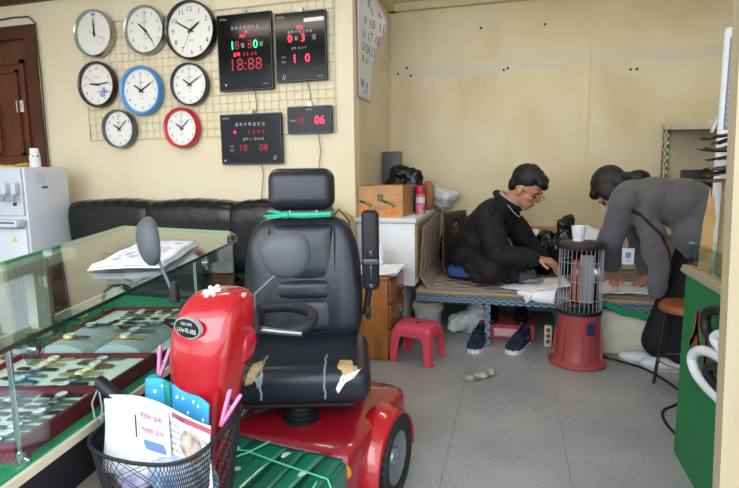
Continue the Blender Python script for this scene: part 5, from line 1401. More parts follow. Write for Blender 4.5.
# foam box with green tape
fb_ = thing('foam_box', 'white foam box under the platform edge beside the heater', 'foam box', (0.68, 3.28, 0))
M_foamw = mat('white_foam', '#d9d3c0', 0.8, var=0.05, vscale=20)
obj('box', MB().rbox((0.675, 3.255, 0.13), (0.36, 0.20, 0.258), 0.012, 2), M_foamw, fb_)
obj('lid', MB().rbox((0.675, 3.25, 0.285), (0.38, 0.22, 0.05), 0.012, 2), M_foamw, fb_)
def tape(u, v): return (0.45+0.30*u, 3.098-0.004*math.sin(u*6), 0.332-0.075*u+0.006*math.sin(u*7)-0.04*v+0.006*math.sin(u*11)*v)
tag(obj('green_tape', MB().sheet(tape, 20, 3), mat('packing_tape_green', '#1c8a5c', 0.3, coat=0.4), solid=0.0015), 'loose strip of green packing tape hanging at the platform edge', 'tape')

# ================================================================== below the platform and on the floor
bk_ = thing('lidded_bucket', 'white plastic bucket with cream lid under the platform', 'bucket', (-0.545, 3.40, 0))
Mt = Matrix.Translation((-0.545, 3.40, 0.001))
obj('pail', MB().lathe([(0.075, 0), (0.08, 0.005), (0.092, 0.13), (0.098, 0.132), (0.098, 0.142)], 32, Mt), mat('pail_white', '#c9cbd0', 0.5, col2='#8e95a2', vscale=9), bk_)
obj('lid', MB().lathe([(0.104, 0.142), (0.107, 0.146), (0.107, 0.172), (0.10, 0.178), (0.096, 0.2), (0.05, 0.206), (0, 0.206)], 32, Mt), mat('lid_cream', '#d0c6aa', 0.5), bk_)
blob('clear_bag', 'crumpled clear plastic bag on the floor beside the bucket', 'plastic bag', [((-0.31, 3.38, 0.07), (0.10, 0.08, 0.07)), ((-0.22, 3.40, 0.13), (0.07, 0.06, 0.10)), ((-0.37, 3.36, 0.05), (0.05, 0.05, 0.05))], M_pbag, 0.011, 2, 0.014, 12)
# sneakers
M_navy = mat('sneaker_navy', '#1c2436', 0.7, bump=0.3, bscale=90)
M_sole = mat('sneaker_sole', '#d2d5da', 0.55)
def sneaker(label, loc, rz):
    t = thing('sneaker', label, 'shoe', loc, rz, 'navy sneakers under the platform edge', world=False)
    out = [(0.035, -0.135), (0.048, -0.10), (0.05, -0.05), (0.042, 0.02), (0.04, 0.09), (0.034, 0.125), (0.015, 0.142), (-0.015, 0.142), (-0.034, 0.125), (-0.036, 0.09), (-0.034, 0.02), (-0.044, -0.05), (-0.046, -0.10), (-0.03, -0.135), (0.0, -0.148)]
    sm = MB(); n = len(out); ctr = Vector((0, 0, 0))
    sm.prism(out, 0.0, 0.028)
    obj('sole', sm, M_sole, t, smooth=True)
    um = MB(); vs = []; L = [(1.0, 0.026, 0), (1.03, 0.038, 0), (0.97, 0.055, 0.0), (0.82, 0.075, 0.4), (0.70, 0.092, 0.75), (0.62, 0.10, 1.0)]
    for sc_, z, q in L:
        for (x, y) in out:
            yy = y*sc_+q*0.045; zz = z*(1.0 if y > -0.02 else max(0.55, 1.0+(y+0.02)*3.2))+(0.012 if y > 0.09 else 0)*q
            vs.append((x*sc_, yy, max(0.024, zz)))
    fs = [(i*n+j, i*n+(j+1) % n, (i+1)*n+(j+1) % n, (i+1)*n+j) for i in range(len(L)-1) for j in range(n)]
    um.add(vs, fs)
    obj('upper', um, M_navy, t, solid=0.004, sub=1, ang=80)
    obj('insole', MB().prism([(x*0.66, y*0.66+0.03) for x, y in out], 0.03, 0.045), M_blackm, t)
    tgm = MB().rbox((0, -0.02, 0.082), (0.04, 0.075, 0.012), 0.005, 2, Matrix.Translation((0, 0, 0)) @ Matrix.Rotation(R(18), 4, 'X'))
    tg_ = obj('tongue', tgm, M_navy, t)
    lc = MB()
    for k in range(4):
        y = -0.06+k*0.022; z = 0.066+k*0.0085
        lc.tube([(-0.024, y, z-0.004), (0, y+0.004, z+0.008), (0.024, y, z-0.004)], 0.0024, 5)
    obj('laces', lc, mat('lace_navy', '#3a4660', 0.7), t, kind='stuff')
    for s in (-1, 1):
        obj('side_stripe', MB().prism([(-0.01, 0.0), (0.05, 0.02), (0.055, 0.028), (0.0, 0.012)], 0, 0.002, frame((s*0.0405, 0.0, 0.036), (0, s*1, 0), (0, 0, 1))), M_sole, t, smooth=False)
    return t
sneaker('navy sneaker with white sole beside the platform leg, beneath red carton', (-0.195, 3.115, 0.001), R(-8))
sneaker('navy sneaker with white sole, turned aside toward the heater', (0.045, 3.14, 0.001), R(-20))
# red carton with black shoes, behind the leg
rc = thing('red_carton', 'flat red shoe carton under the platform', 'carton', (-0.04, 3.36, 0))
obj('tray', MB().rbox((-0.03, 3.38, 0.05), (0.34, 0.20, 0.098), 0.004, 1), mat('carton_red', '#a8384a', 0.6, var=0.2, vscale=14), rc)
obj('label', MB().cbox((-0.03, 3.2785, 0.05), (0.15, 0.002, 0.05)), mat('carton_label', '#d3a4ac', 0.6), rc, smooth=False)
for k, x in enumerate((-0.12, 0.06)):
    blob('black_shoe', ['black shoe on the red carton beside the clear bag', 'black shoe on the red carton nearer the green stool'][k], 'shoe', [((x, 3.34, 0.135), (0.045, 0.06, 0.03)), ((x, 3.42, 0.15), (0.045, 0.06, 0.045)), ((x, 3.28, 0.12), (0.035, 0.04, 0.02))], mat('shoe_black', '#141416', 0.35), 0.008, 4, 0, 1, 'black shoes on the red carton')
def stool(name, label, loc, w, h, m, hole=True, rz=0.0):
    t = thing(name, label, 'stool', loc, rz, world=False)
    sd_ = loft([(0, 0, h-0.035, w*0.5+0.004, w*0.42+0.004), (0, 0, h-0.012, w*0.5, w*0.42), (0, 0, h-0.003, w*0.485, w*0.405), (0, 0, h, w*0.46, w*0.38)], 32, 0.22)
    sx = obj('seat', sd_, m, t)
    if hole: obj('grip_hole', MB().rbox((0, 0, h+0.0005), (w*0.12, w*0.09, 0.003), 0.001, 1), mat('hole_dark_red', '#571622', 0.8), sx)
    for a in (-1, 1):
        for b in (-1, 1):
            lm = MB(); t0, t1 = w*0.24, w*0.16
            p = []
            for z, s, tt in ((h-0.03, 0.5, t0*1.15), (h*0.62, 0.525, t0*0.85), (0.0, 0.56, t1)):
                xo, yo = a*(w*s), b*(w*s*0.86)
                p += [(xo, yo, z), (xo-a*tt, yo, z), (xo-a*tt, yo-b*0.012, z), (xo-a*0.012, yo-b*0.012, z), (xo-a*0.012, yo-b*tt, z), (xo, yo-b*tt, z)]
            fs = [(r_*6+j, r_*6+(j+1) % 6, (r_+1)*6+(j+1) % 6, (r_+1)*6+j) for r_ in range(2) for j in range(6)]+[tuple(range(6)), tuple(range(12, 18))]
            lm.add(p, fs)
            obj('leg', lm, m, t, smooth=False)
    for a, b, xx, yy in ((1, 0, 0.49*w, 0), (-1, 0, -0.49*w, 0), (0, 1, 0, 0.41*w), (0, -1, 0, -0.41*w)):
        sz_ = (0.008, w*0.75, h*0.16) if a else (w*0.92, 0.008, h*0.16)
        obj('apron', MB().cbox((xx*1.02, yy*1.02, h-0.03-h*0.06), sz_), m, t, smooth=False)
    return t
stool('plastic_stool', 'small coral red plastic stool in front of the platform', (-0.510, 2.82, 0.001), 0.222, 0.210, mat('stool_coral', '#d2455a', 0.42), rz=R(-14))
stool('plastic_stool', 'teal green plastic stool under the platform behind the heater', (0.18, 3.62, 0.001), 0.26, 0.20, mat('stool_green', '#0f7a62', 0.45), rz=0)
# socket block
sb = thing('power_strip', 'ivory power socket strip behind the heater', 'power strip', (0.24, 3.24, 0))
obj('block', MB().rbox((0.215, 3.22, 0.066), (0.045, 0.04, 0.13), 0.006, 2), mat('socket_ivory', '#cbb9a4', 0.5), sb)
for z in (0.035, 0.07, 0.105):
    obj('socket', MB().lathe([(0.014, 0), (0.014, 0.002), (0.012, 0.0024), (0.0, 0.0008)], 16, frame((0.215, 3.1998, z), (1, 0, 0), (0, 0, 1))), mat('socket_dark', '#6a4a44', 0.6), sb)
# rag on the floor
tag(obj('rag', MB().sheet(lambda u, v: (-0.235+0.15*u+0.012*math.sin(v*7), 2.58+0.10*u+(v-0.5)*(0.04+0.11*u*(1.1-u)*2), 0.004+0.03*abs(math.sin(u*9+v*5))*u*(1-abs(2*v-1)*0.7)), 18, 10), mat('rag_grey', '#b5b0a6', 0.9, col2='#6d6a66', vscale=30), solid=0.003), 'crumpled grey rag lying on the tile floor', 'rag')
# heater cable
cbp = [(0.45, 3.10, 0.05), (0.52, 3.08, 0.006), (0.60, 3.02, 0.006), (0.70, 2.92, 0.006), (0.77, 2.72, 0.006), (0.78, 2.60, 0.006)]
tag(obj('floor_cable', MB().tube(smooth_pts(cbp+[(0.72, 2.50, 0.006), (0.65, 2.42, 0.006), (0.63, 2.30, 0.006), (0.66, 2.16, 0.006), (0.74, 2.10, 0.006)]), 0.0055, 7), M_blackm), 'black cable winding over the floor from the heater', 'cable')
# ================================================================== people
def head_parts(mb, H, k=1.0, ears=True):
    """skull, jaw, nose, ears, lips in head space (face +x, up +z)"""
    def e(c, r, n=16): mb.ell((c[0]*k, c[1]*k, c[2]*k), (r[0]*k, r[1]*k, r[2]*k), n, 12, H)
    e((-0.012, 0, 0.035), (0.096, 0.076, 0.095)); e((0.022, 0, -0.035), (0.070, 0.060, 0.075)); e((0.056, 0, -0.098), (0.028, 0.032, 0.022))
    e((0.05, 0, -0.07), (0.045, 0.045, 0.04)); e((0.082, 0, 0.022), (0.016, 0.055, 0.013))
    e((0.096, 0, -0.005), (0.012, 0.011, 0.026)); e((0.104, 0, -0.026), (0.017, 0.016, 0.012)); e((0.083, 0, -0.062), (0.014, 0.025, 0.012))
    for s in (-1, 1):
        e((0.058, s*0.038, -0.022), (0.03, 0.022, 0.022))
        if ears: e((0.0, s*0.077, -0.012), (0.020, 0.010, 0.032), 10); e((0.004, s*0.074, -0.034), (0.012, 0.009, 0.014), 8)
def hand(mb, wrist, d, pn, side, k=1.0, curl=0.5):
    """palm with four bent fingers and a thumb; d: pointing, pn: palm normal, side: thumb side"""
    d = Vector(d).normalized(); n = Vector(pn); n = (n-d*n.dot(d)).normalized(); s = d.cross(n)*side
    w = Vector(wrist)
    pal = [(-0.03, 0.0), (-0.01, 0.0), (0.01, 0.0), (0.03, 0.0)]
    for off in (-0.027, -0.009, 0.009, 0.027):
        mb.cap(w+s*off*0.7*k, w+d*0.085*k+s*off*k, 0.014*k, 0.0125*k, 10)
    for off, L, r in ((0.029, 0.068, 0.0092), (0.0095, 0.078, 0.0098), (-0.0095, 0.072, 0.0092), (-0.028, 0.056, 0.0082)):
        p = w+d*0.085*k+s*off*k; a = 0.25
        for q, f in enumerate((0.45, 0.32, 0.23)):
            a += curl*(0.55 if q else 0.35)
            dirv = (d*math.cos(a)+n*math.sin(a)).normalized()
            p2 = p+dirv*L*f*k
            mb.cap(p, p2, r*k*(1-0.07*q), r*k*(0.95-0.08*q), 8); p = p2
    p = w+d*0.022*k+s*0.026*k
    p2 = p+(d*0.55+s*0.7+n*0.35).normalized()*0.042*k; p3 = p2+(d*0.85+s*0.2+n*0.45).normalized()*0.032*k
    mb.cap(p, p2, 0.0135*k, 0.0115*k, 8); mb.cap(p2, p3, 0.0105*k, 0.009*k, 8)

# ---- seated person
man = thing('person', 'person in a black padded jacket sitting on a floor chair, head bent over papers', 'person', (-0.25, 3.58, ZP), R(-14), world=False)
MZ = -ZP
def V(x, y, z): return Vector((x, y, z+MZ))      # local to the person; z given as room height
HM = Matrix.Translation(V(0.335, -0.02, 0.945)) @ Matrix.Rotation(R(-12), 4, 'Z') @ Matrix.Rotation(R(33), 4, 'Y')
bm1 = MB(); head_parts(bm1, HM, 1.03)
bm1.cap(V(0.235, 0, 0.85), HM @ Vector((-0.03, 0, -0.04)), 0.058, 0.055)
bm1.cap(V(0, 0, 0.49), V(0.12, 0, 0.74), 0.12, 0.12); bm1.cap(V(0.12, -0.12, 0.77), V(0.12, 0.12, 0.77), 0.07, 0.07); bm1.cap(V(0.12, 0, 0.76), V(0.235, 0, 0.85), 0.08, 0.055)
RS, RE, RW = V(0.13, -0.175, 0.775), V(0.235, -0.25, 0.535), V(0.455, -0.20, 0.525)
LS, LE, LW_ = V(0.15, 0.175, 0.775), V(0.30, 0.24, 0.55), V(0.45, 0.08, 0.47)
for a, b, c in ((RS, RE, RW), (LS, LE, LW_)):
    bm1.cap(a, b, 0.05, 0.042); bm1.cap(b, c, 0.04, 0.028)
hand(bm1, RW, (0.9, 0.15, -0.12), (0.1, 0.2, -1), -1, 0.95, 0.55)
hand(bm1, LW_, (0.75, -0.45, -0.3), (0.1, -0.2, -1), 1, 0.95, 0.5)
RH, RK, RA = V(0.02, -0.10, 0.475), V(0.20, -0.33, 0.445), V(0.27, -0.02, 0.395)
LH, LK, LA = V(0.02, 0.10, 0.475), V(0.30, 0.30, 0.45), V(0.30, -0.14, 0.39)
for a, b, c in ((RH, RK, RA), (LH, LK, LA)):
    bm1.cap(a, b, 0.075, 0.058); bm1.cap(b, c, 0.052, 0.036); bm1.cap(c, c+V(0.10, 0.03, 0.38)-V(0, 0, 0.40), 0.034, 0.026)
organic(obj('body', bm1, M_skin, man), 0.0055, 3, 0.5)
hm = MB()
def he(c, r): hm.ell((c[0]*1.03, c[1]*1.03, c[2]*1.03), (r[0]*1.03, r[1]*1.03, r[2]*1.03), 18, 12, HM)
he((-0.026, 0, 0.055), (0.102, 0.085, 0.090)); he((-0.065, 0, 0.0), (0.052, 0.073, 0.07)); he((0.04, 0, 0.098), (0.058, 0.070, 0.034)); he((0.078, -0.02, 0.085), (0.032, 0.05, 0.022)); he((0.098, 0.0, 0.068), (0.016, 0.04, 0.02))
for k in range(26):
    a = rnd.uniform(0, 6.28); b = rnd.uniform(0.1, 1.2)
    p = Vector((-0.02+0.10*math.sin(b)*math.cos(a), 0.085*math.sin(b)*math.sin(a), 0.055+0.093*math.cos(b)))
    he(p, (0.012, 0.012, 0.006))
organic(obj('hair', hm, M_hair, man), 0.006, 2, 0.5)
ey = MB()
for s in (-1, 1):
    ey.ell((0.088, s*0.034, -0.002), (0.010, 0.013, 0.006), 10, 8, HM)
obj('eyes', ey, mat('eye_dark', '#2a1d18', 0.3), man)
br_ = MB()
for s in (-1, 1): br_.tube([HM @ Vector((0.094, s*0.016, 0.020)), HM @ Vector((0.098, s*0.035, 0.027)), HM @ Vector((0.084, s*0.056, 0.022))], [0.003, 0.004, 0.002], 6)
obj('eyebrows', br_, M_hair, man)
obj('lips', MB().ell((0.097, 0, -0.064), (0.006, 0.022, 0.004), 12, 6, HM), mat('lips', '#8f5648', 0.5), man)
gl = MB()
for s in (-1, 1):
    gl.tube([HM @ Vector((0.116, s*0.036+0.025*math.cos(2*PI*k/18), -0.004+0.018*math.sin(2*PI*k/18))) for k in range(18)], 0.0018, 5, True)
    gl.tube([HM @ Vector((0.114, s*0.060, 0.0)), HM @ Vector((0.05, s*0.082, 0.004)), HM @ Vector((-0.012, s*0.086, 0.0))], 0.0018, 5)
gl.tube([HM @ Vector((0.117, -0.012, 0)), HM @ Vector((0.119, 0.012, 0))], 0.0018, 5)
obj('glasses', gl, mat('glasses_metal', '#5a5048', 0.3, 0.7), man)
M_jack = mat('black_padded_cloth', '#090a0f', 0.8, bump=0.3, bscale=26)
jm = MB()
for c, r in (((0.0, 0, 0.50), (0.145, 0.185, 0.11)), ((0.045, 0, 0.60), (0.145, 0.19, 0.13)), ((0.09, 0, 0.70), (0.145, 0.195, 0.13)), ((0.135, 0, 0.78), (0.125, 0.19, 0.10)), ((0.19, 0, 0.835), (0.09, 0.12, 0.06)), ((-0.03, 0, 0.47), (0.13, 0.18, 0.08))):
    jm.ell(V(*c), r, 22, 14)
for a, b, c in ((RS, RE, RW), (LS, LE, LW_)):
    jm.cap(a, b, 0.088, 0.076); jm.cap(b, b+(c-b)*0.9, 0.072, 0.052)
    for q in (0.25, 0.5, 0.75): jm.ell(a+(b-a)*q, (0.09-0.006*q,)*3, 14, 10)
jm.ell(V(0.09, -0.22, 0.44), (0.10, 0.10, 0.05), 16, 10); jm.ell(V(0.13, -0.30, 0.405), (0.07, 0.07, 0.045), 14, 10)
jo = organic(obj('jacket', jm, M_jack, man), 0.010, 4, 0.5)
tx = bpy.data.textures.new('cloth_folds', 'CLOUDS'); tx.noise_scale = 0.09
dm = jo.modifiers.new('folds', 'DISPLACE'); dm.texture = tx; dm.strength = 0.028; dm.mid_level = 0.5; dm.texture_coords = 'LOCAL'
obj('jacket_collar', MB().tube([V(0.215+0.078*math.cos(a), 0.088*math.sin(a), 0.865-0.05*math.cos(a)) for a in [2*PI*k/20 for k in range(20)]], 0.020, 8, True), M_jack, man)
obj('shirt_collar', MB().tube([V(0.235+0.062*math.cos(a), 0.070*math.sin(a), 0.872-0.045*math.cos(a)) for a in [2*PI*k/20 for k in range(20)]], 0.013, 8, True), mat('shirt_pale', '#a8989a', 0.8), man)
obj('collar_piping', MB().tube([V(0.245, -0.115, 0.845), V(0.285, -0.10, 0.79), V(0.31, -0.075, 0.765), V(0.325, -0.05, 0.80)], 0.0025, 6), mat('piping_grey', '#a9acb2', 0.6), man)
tr = MB()
for a, b, c in ((RH, RK, RA), (LH, LK, LA)):
    tr.cap(a, b, 0.090, 0.072); tr.cap(b, b+(c-b)*1.0, 0.066, 0.054)
tr.ell(V(0, 0, 0.475), (0.13, 0.17, 0.055), 18, 12)
organic(obj('trousers', tr, mat('trousers_black', '#121317', 0.8, bump=0.2, bscale=40), man), 0.010, 4, 0.5)
so = MB()
for c in (RA, LA): so.cap(c-V(0.0, 0.0, 0.40)+V(0, 0, 0.40), c+V(0.11, 0.03, 0.38)-V(0, 0, 0.40), 0.042, 0.034)
obj('socks', so, mat('sock_grey', '#4c4f55', 0.9), man, kind='stuff')

# ---- bending person
wo_ = thing('person', 'person in a grey long coat and black wide trousers bending over the platform', 'person', (0.80, 3.02, 0), 0, world=True)
WH = Matrix.Translation((0.548, 3.29, 0.938)) @ Matrix.Rotation(R(152), 4, 'Z') @ Matrix.Rotation(R(64), 4, 'Y')
b2 = MB(); head_parts(b2, WH, 0.97)
b2.cap((0.62, 3.22, 0.93), WH @ Vector((-0.02, 0, -0.05)), 0.052, 0.05)
b2.cap((0.97, 3.04, 0.80), (0.68, 3.17, 0.89), 0.10, 0.09); b2.cap((0.59, 3.09, 0.90), (0.67, 3.31, 0.90), 0.045, 0.045)
LS2, LE2, LW2 = Vector((0.575, 3.065, 0.895)), Vector((0.517, 3.105, 0.665)), Vector((0.56, 3.25, 0.46))
RS2, RE2, RW2 = Vector((0.67, 3.34, 0.88)), Vector((0.72, 3.43, 0.63)), Vector((0.765, 3.35, 0.41))
for a, b, c in ((LS2, LE2, LW2), (RS2, RE2, RW2)):
    b2.cap(a, b, 0.046, 0.038); b2.cap(b, c, 0.036, 0.026)
hand(b2, LW2, (0.25, 0.75, -0.55), (-0.2, -0.3, -0.9), -1, 0.88, 0.4)
hand(b2, RW2, (-0.80, -0.10, -0.50), (-0.3, 0, -1), -1, 0.92, 0.2)
LHp, LKn, LAn = Vector((0.99, 2.97, 0.76)), Vector((0.92, 2.95, 0.43)), Vector((0.875, 2.97, 0.07))
RHp, RKn, RAn = Vector((0.99, 3.12, 0.76)), Vector((0.88, 3.08, 0.43)), Vector((0.785, 3.055, 0.07))
for a, b, c in ((LHp, LKn, LAn), (RHp, RKn, RAn)):
    b2.cap(a, b, 0.085, 0.062); b2.cap(b, c, 0.058, 0.038)
    b2.cap(c+Vector((0.02, 0, -0.03)), c+Vector((-0.13, 0.005, -0.045)), 0.032, 0.024)
organic(obj('body', b2, M_skin, wo_), 0.006, 3, 0.5)
M_hairb = mat('hair_dark_brown', '#1a1313', 0.4, bump=0.6, bscale=120)
h2 = MB()
def h2e(c, r): h2.ell(c, r, 18, 12, WH)
h2e((-0.028, 0, 0.045), (0.105, 0.088, 0.098)); h2e((-0.06, 0, -0.01), (0.06, 0.082, 0.08)); h2e((0.055, 0.0, 0.075), (0.045, 0.066, 0.035))
for s in (-1, 1): h2e((0.012, s*0.075, -0.005), (0.045, 0.022, 0.075)); h2e((0.045, s*0.066, -0.08), (0.018, 0.012, 0.06))
h2.ell((0.675, 3.27, 1.01), (0.062, 0.06, 0.045), 16, 10); h2.cap((0.60, 3.28, 0.995), (0.66, 3.27, 1.005), 0.05, 0.04)
organic(obj('hair', h2, M_hairb, wo_), 0.007, 3, 0.5)
ey = MB(); eb = MB()
for s in (-1, 1):
    ey.ell((0.084, s*0.032, -0.002), (0.010, 0.012, 0.006), 10, 8, WH)
    eb.tube([WH @ Vector((0.091, s*0.016, 0.020)), WH @ Vector((0.094, s*0.034, 0.026)), WH @ Vector((0.080, s*0.053, 0.021))], 0.0025, 6)
obj('eyes', ey, mat('eye_dark', '#2a1d18'), wo_); obj('eyebrows', eb, M_hairb, wo_)
obj('lips', MB().ell((0.092, 0, -0.06), (0.006, 0.02, 0.004), 12, 6, WH), mat('lips', '#8f5648'), wo_)
M_coat = mat('grey_coat_cloth', '#57555b', 0.85, var=0.06, vscale=20, bump=0.15, bscale=90, sheen=0.15)
cm = MB()
for c, r in (((0.63, 3.20, 0.90), (0.105, 0.17, 0.10)), ((0.73, 3.15, 0.89), (0.15, 0.18, 0.125)), ((0.86, 3.10, 0.87), (0.15, 0.185, 0.135)), ((0.97, 3.05, 0.815), (0.135, 0.19, 0.145)),
             ((1.03, 3.05, 0.73), (0.09, 0.18, 0.14)), ((0.98, 3.04, 0.66), (0.09, 0.17, 0.10)), ((0.90, 3.0, 0.72), (0.11, 0.14, 0.12)), ((0.94, 2.97, 0.63), (0.09, 0.10, 0.09))):
    cm.ell(c, r, 22, 14)
cm.cap(LS2, LE2, 0.080, 0.070); cm.cap(LE2, LE2+(LW2-LE2)*0.7, 0.066, 0.055)
cm.cap(RS2, RE2, 0.07, 0.058); cm.cap(RE2, RE2+(RW2-RE2)*0.75, 0.056, 0.045)
# hanging front panel
for c, r in (((0.68, 3.03, 0.78), (0.06, 0.06, 0.11)), ((0.705, 2.99, 0.67), (0.065, 0.04, 0.13)), ((0.735, 2.965, 0.56), (0.062, 0.030, 0.12)), ((0.725, 2.945, 0.47), (0.052, 0.024, 0.09))):
    cm.ell(c, r, 18, 12)
co = organic(obj('coat', cm, M_coat, wo_), 0.010, 5, 0.5)
tx = bpy.data.textures.new('coat_folds', 'CLOUDS'); tx.noise_scale = 0.14
dm = co.modifiers.new('folds', 'DISPLACE'); dm.texture = tx; dm.strength = 0.018; dm.mid_level = 0.5; dm.texture_coords = 'LOCAL'
trim = [(0.60, 2.98, 0.84), (0.655, 2.96, 0.795), (0.71, 2.95, 0.745), (0.755, 2.94, 0.69), (0.785, 2.93, 0.62), (0.795, 2.93, 0.55), (0.785, 2.93, 0.48)]
ce = obj('coat_edge', MB().tube(smooth_pts(trim, 6), 0.009, 8), M_blackm, wo_)
sw_ = ce.modifiers.new('lie_on_coat', 'SHRINKWRAP'); sw_.target = co; sw_.wrap_method = 'NEAREST_SURFACEPOINT'; sw_.wrap_mode = 'ABOVE_SURFACE'; sw_.offset = 0.003
t2 = MB()
for a, b, c in ((LHp, LKn, LAn), (RHp, RKn, RAn)):
    t2.cap(a, b, 0.105, 0.098); t2.cap(b, c+Vector((0, 0, 0.06)), 0.098, 0.098)
t2.ell((0.97, 3.045, 0.76), (0.12, 0.17, 0.12), 18, 12)
organic(obj('trousers', t2, mat('trousers_black', '#121317'), wo_), 0.011, 5, 0.5)
M_slip = mat('white_slipper', '#d6d9de', 0.5)
for c in (LAn, RAn):
    sp = MB(); g_ = Vector((c.x, c.y, 0.0))
    sp.ell(g_+Vector((-0.11, 0.005, 0.030)), (0.10, 0.048, 0.032), 18, 10); sp.ell(g_+Vector((0.01, 0, 0.032)), (0.06, 0.042, 0.036), 16, 10)
    so_ = organic(obj('slipper', sp, M_slip, wo_), 0.007, 4, 0.5)
    obj('slipper_sole', MB().prism([(g_.x+0.07*math.cos(a)-(0.13 if math.cos(a) < 0 else 0.0), g_.y+0.048*math.sin(a)) for a in [2*PI*k/24 for k in range(24)]], 0.001, 0.012), mat('slipper_sole_grey', '#b4b7bc', 0.6), wo_)
bd_ = thing('name_badge', 'white name badge on a lanyard hanging from the bending person', 'badge', (0.565, 3.03, 0.60))
obj('card', MB().rbox((0.593, 3.015, 0.595), (0.060, 0.004, 0.088), 0.003, 1), mat('badge_card', '#c9d3dd', 0.4), bd_)
bt = MB(); bt.cbox((0.593, 3.0125, 0.602), (0.026, 0.001, 0.03)); obj('photo', bt, mat('badge_blue', '#6c84a4', 0.5), bd_, smooth=False)
bt = MB(); put_text(bt, '직원', (0, 0), 0.012, frame((0.593, 3.0124, 0.572), (1, 0, 0), (0, 0, 1))); obj('lettering', bt, M_black, bd_, smooth=False)
obj('lanyard', MB().tube([(0.593, 3.016, 0.638), (0.60, 3.03, 0.70), (0.61, 3.10, 0.80)], 0.003, 5), mat('lanyard_dark', '#2a3140', 0.6), bd_)

# ================================================================== right side: stool, sign showcase, rack, air conditioner
sx, sy = 0.812, 2.70
st_ = thing('round_stool', 'round stool with brown padded seat and thin black legs', 'stool', (sx, sy, 0))
Mt = Matrix.Translation((sx, sy, 0))
obj('seat', MB().lathe([(0.0, 0.39), (0.128, 0.39), (0.134, 0.396), (0.134, 0.412), (0.124, 0.425), (0.06, 0.430), (0.0, 0.430)], 36, Mt), mat('stool_brown_vinyl', '#8d4f2e', 0.35, var=0.1), st_)
for k in range(4):
    a = PI/4+k*PI/2+0.35
    p0 = (0.10*math.cos(a), 0.10*math.sin(a), 0.388); p1 = (0.135*math.cos(a), 0.135*math.sin(a), 0.0)
    obj('leg', MB().tube([p0, p1], 0.008, 8, M=Mt), M_black, st_)
obj('foot_ring', MB().tube([(0.122*math.cos(2*PI*k/30), 0.122*math.sin(2*PI*k/30), 0.14) for k in range(30)], 0.004, 6, True, Mt), M_chrome, st_)

# showcase whose green front carries red letters
GX = 0.60
gs = thing('green_showcase', 'showcase with green front board, red letters and glass upper part', 'showcase', (GX+0.2, 1.75, 0))
obj('front_board', MB().box(GX, GX+0.02, 1.25, 2.07, 0.0, 0.685), mat('green_board', '#15753f', 0.5, var=0.06), gs, smooth=False)
obj('end_board', MB().box(GX+0.02, 1.12, 2.05, 2.07, 0.0, 0.685), mat('green_board', '#15753f'), gs, smooth=False)
obj('rail', MB().box(GX-0.012, GX+0.022, 1.25, 2.082, 0.685, 0.712), mat('rail_wood', '#a89878', 0.5), gs, smooth=False)
obj('rail_strip', MB().box(GX-0.016, GX-0.012, 1.25, 2.082, 0.69, 0.700), mat('rail_metal', '#b8b4aa', 0.35, 0.5), gs, smooth=False)
obj('shelf_board', MB().box(GX+0.02, 1.12, 1.25, 2.05, 0.675, 0.69), M_lam, gs, smooth=False)
obj('glass_front', MB().box(GX+0.002, GX+0.007, 1.25, 2.07, 0.712, 0.80), M_glass, gs, smooth=False)
obj('glass_end', MB().box(GX+0.007, 1.12, 2.06, 2.065, 0.69, 0.80), M_glass, gs, smooth=False)
lt = MB(); Mx = frame((GX-0.0008, 1.80, 0.50), (0, -1, 0), (0, 0, 1))
[put_text(lt, '시', (-0.10+q*0.008, q*0.004), 0.20, Mx, w=0.17) for q in (-1, 0, 1)]; [put_text(lt, '계', (0.12+q*0.008, -0.03+q*0.004), 0.18, Mx, w=0.20) for q in (-1, 0, 1)]
obj('lettering', lt, mat('letter_red', '#a8452f', 0.6), gs, smooth=False)
# torn cardboard and papers inside
tc_ = MB(); oc = [(-0.10, 0), (0.10, 0), (0.09, 0.16), (0.11, 0.20), (0.06, 0.29), (0.03, 0.27), (0.0, 0.31), (-0.03, 0.24), (-0.06, 0.2), (-0.09, 0.1)]
tc_.prism([(x*0.2, y) for x, y in oc], 0, 0.006, frame((0.632, 1.99, 0.692), (1, -0.35, 0), (0.0, -0.25, 1)))
tag(obj('torn_cardboard', tc_, mat('torn_tan', '#b08d5c', 0.85, var=0.15, vscale=20)), 'torn tan cardboard leaning inside the green showcase', 'cardboard')
tag(obj('paper_sheet', MB().sheet(lambda u, v: (0.72+0.05*v+0.02*u, 1.86-0.16*u, 0.693+0.17*v), 6, 6), M_paper, solid=0.002), 'white paper leaning inside the green showcase', 'paper')
# big tan sheet and dark sheets piled on top of the showcase
tag(obj('tall_carton', MB().rbox((0.80, 1.86, 0.852), (0.27, 0.28, 0.32), 0.004, 1), mat('sheet_tan', '#b79c74', 0.85, var=0.08)), 'tall tan carton standing inside the green showcase', 'carton')
for k in range(9):
    z = 1.016+k*0.017
    def leaf(u, v, k=k, z=z):
        ln = 0.20-0.012*((k*7) % 5)
        x = 0.80-ln*u; y = 1.86+0.26*v+0.02*math.sin(k*1.9)
        zz = z+0.13*(0 if k < 1 else 1)*0+0.012*k*(1-u)**2+0.02*math.sin(u*2.4+k)*u*(1 if k % 2 else -0.25)+0.004*math.sin(v*9+k)
        y += (v-0.5)*-0.12*u
        return (x, y, zz)
    tag(obj('dark_sheet', MB().sheet(leaf, 10, 6), mat('dark_brown_sheet', '#54473b', 0.8, var=0.3, vscale=15), solid=0.003), 'dark brown curled sheet in the pile on the showcase', 'sheet', 'dark sheets piled on the showcase')
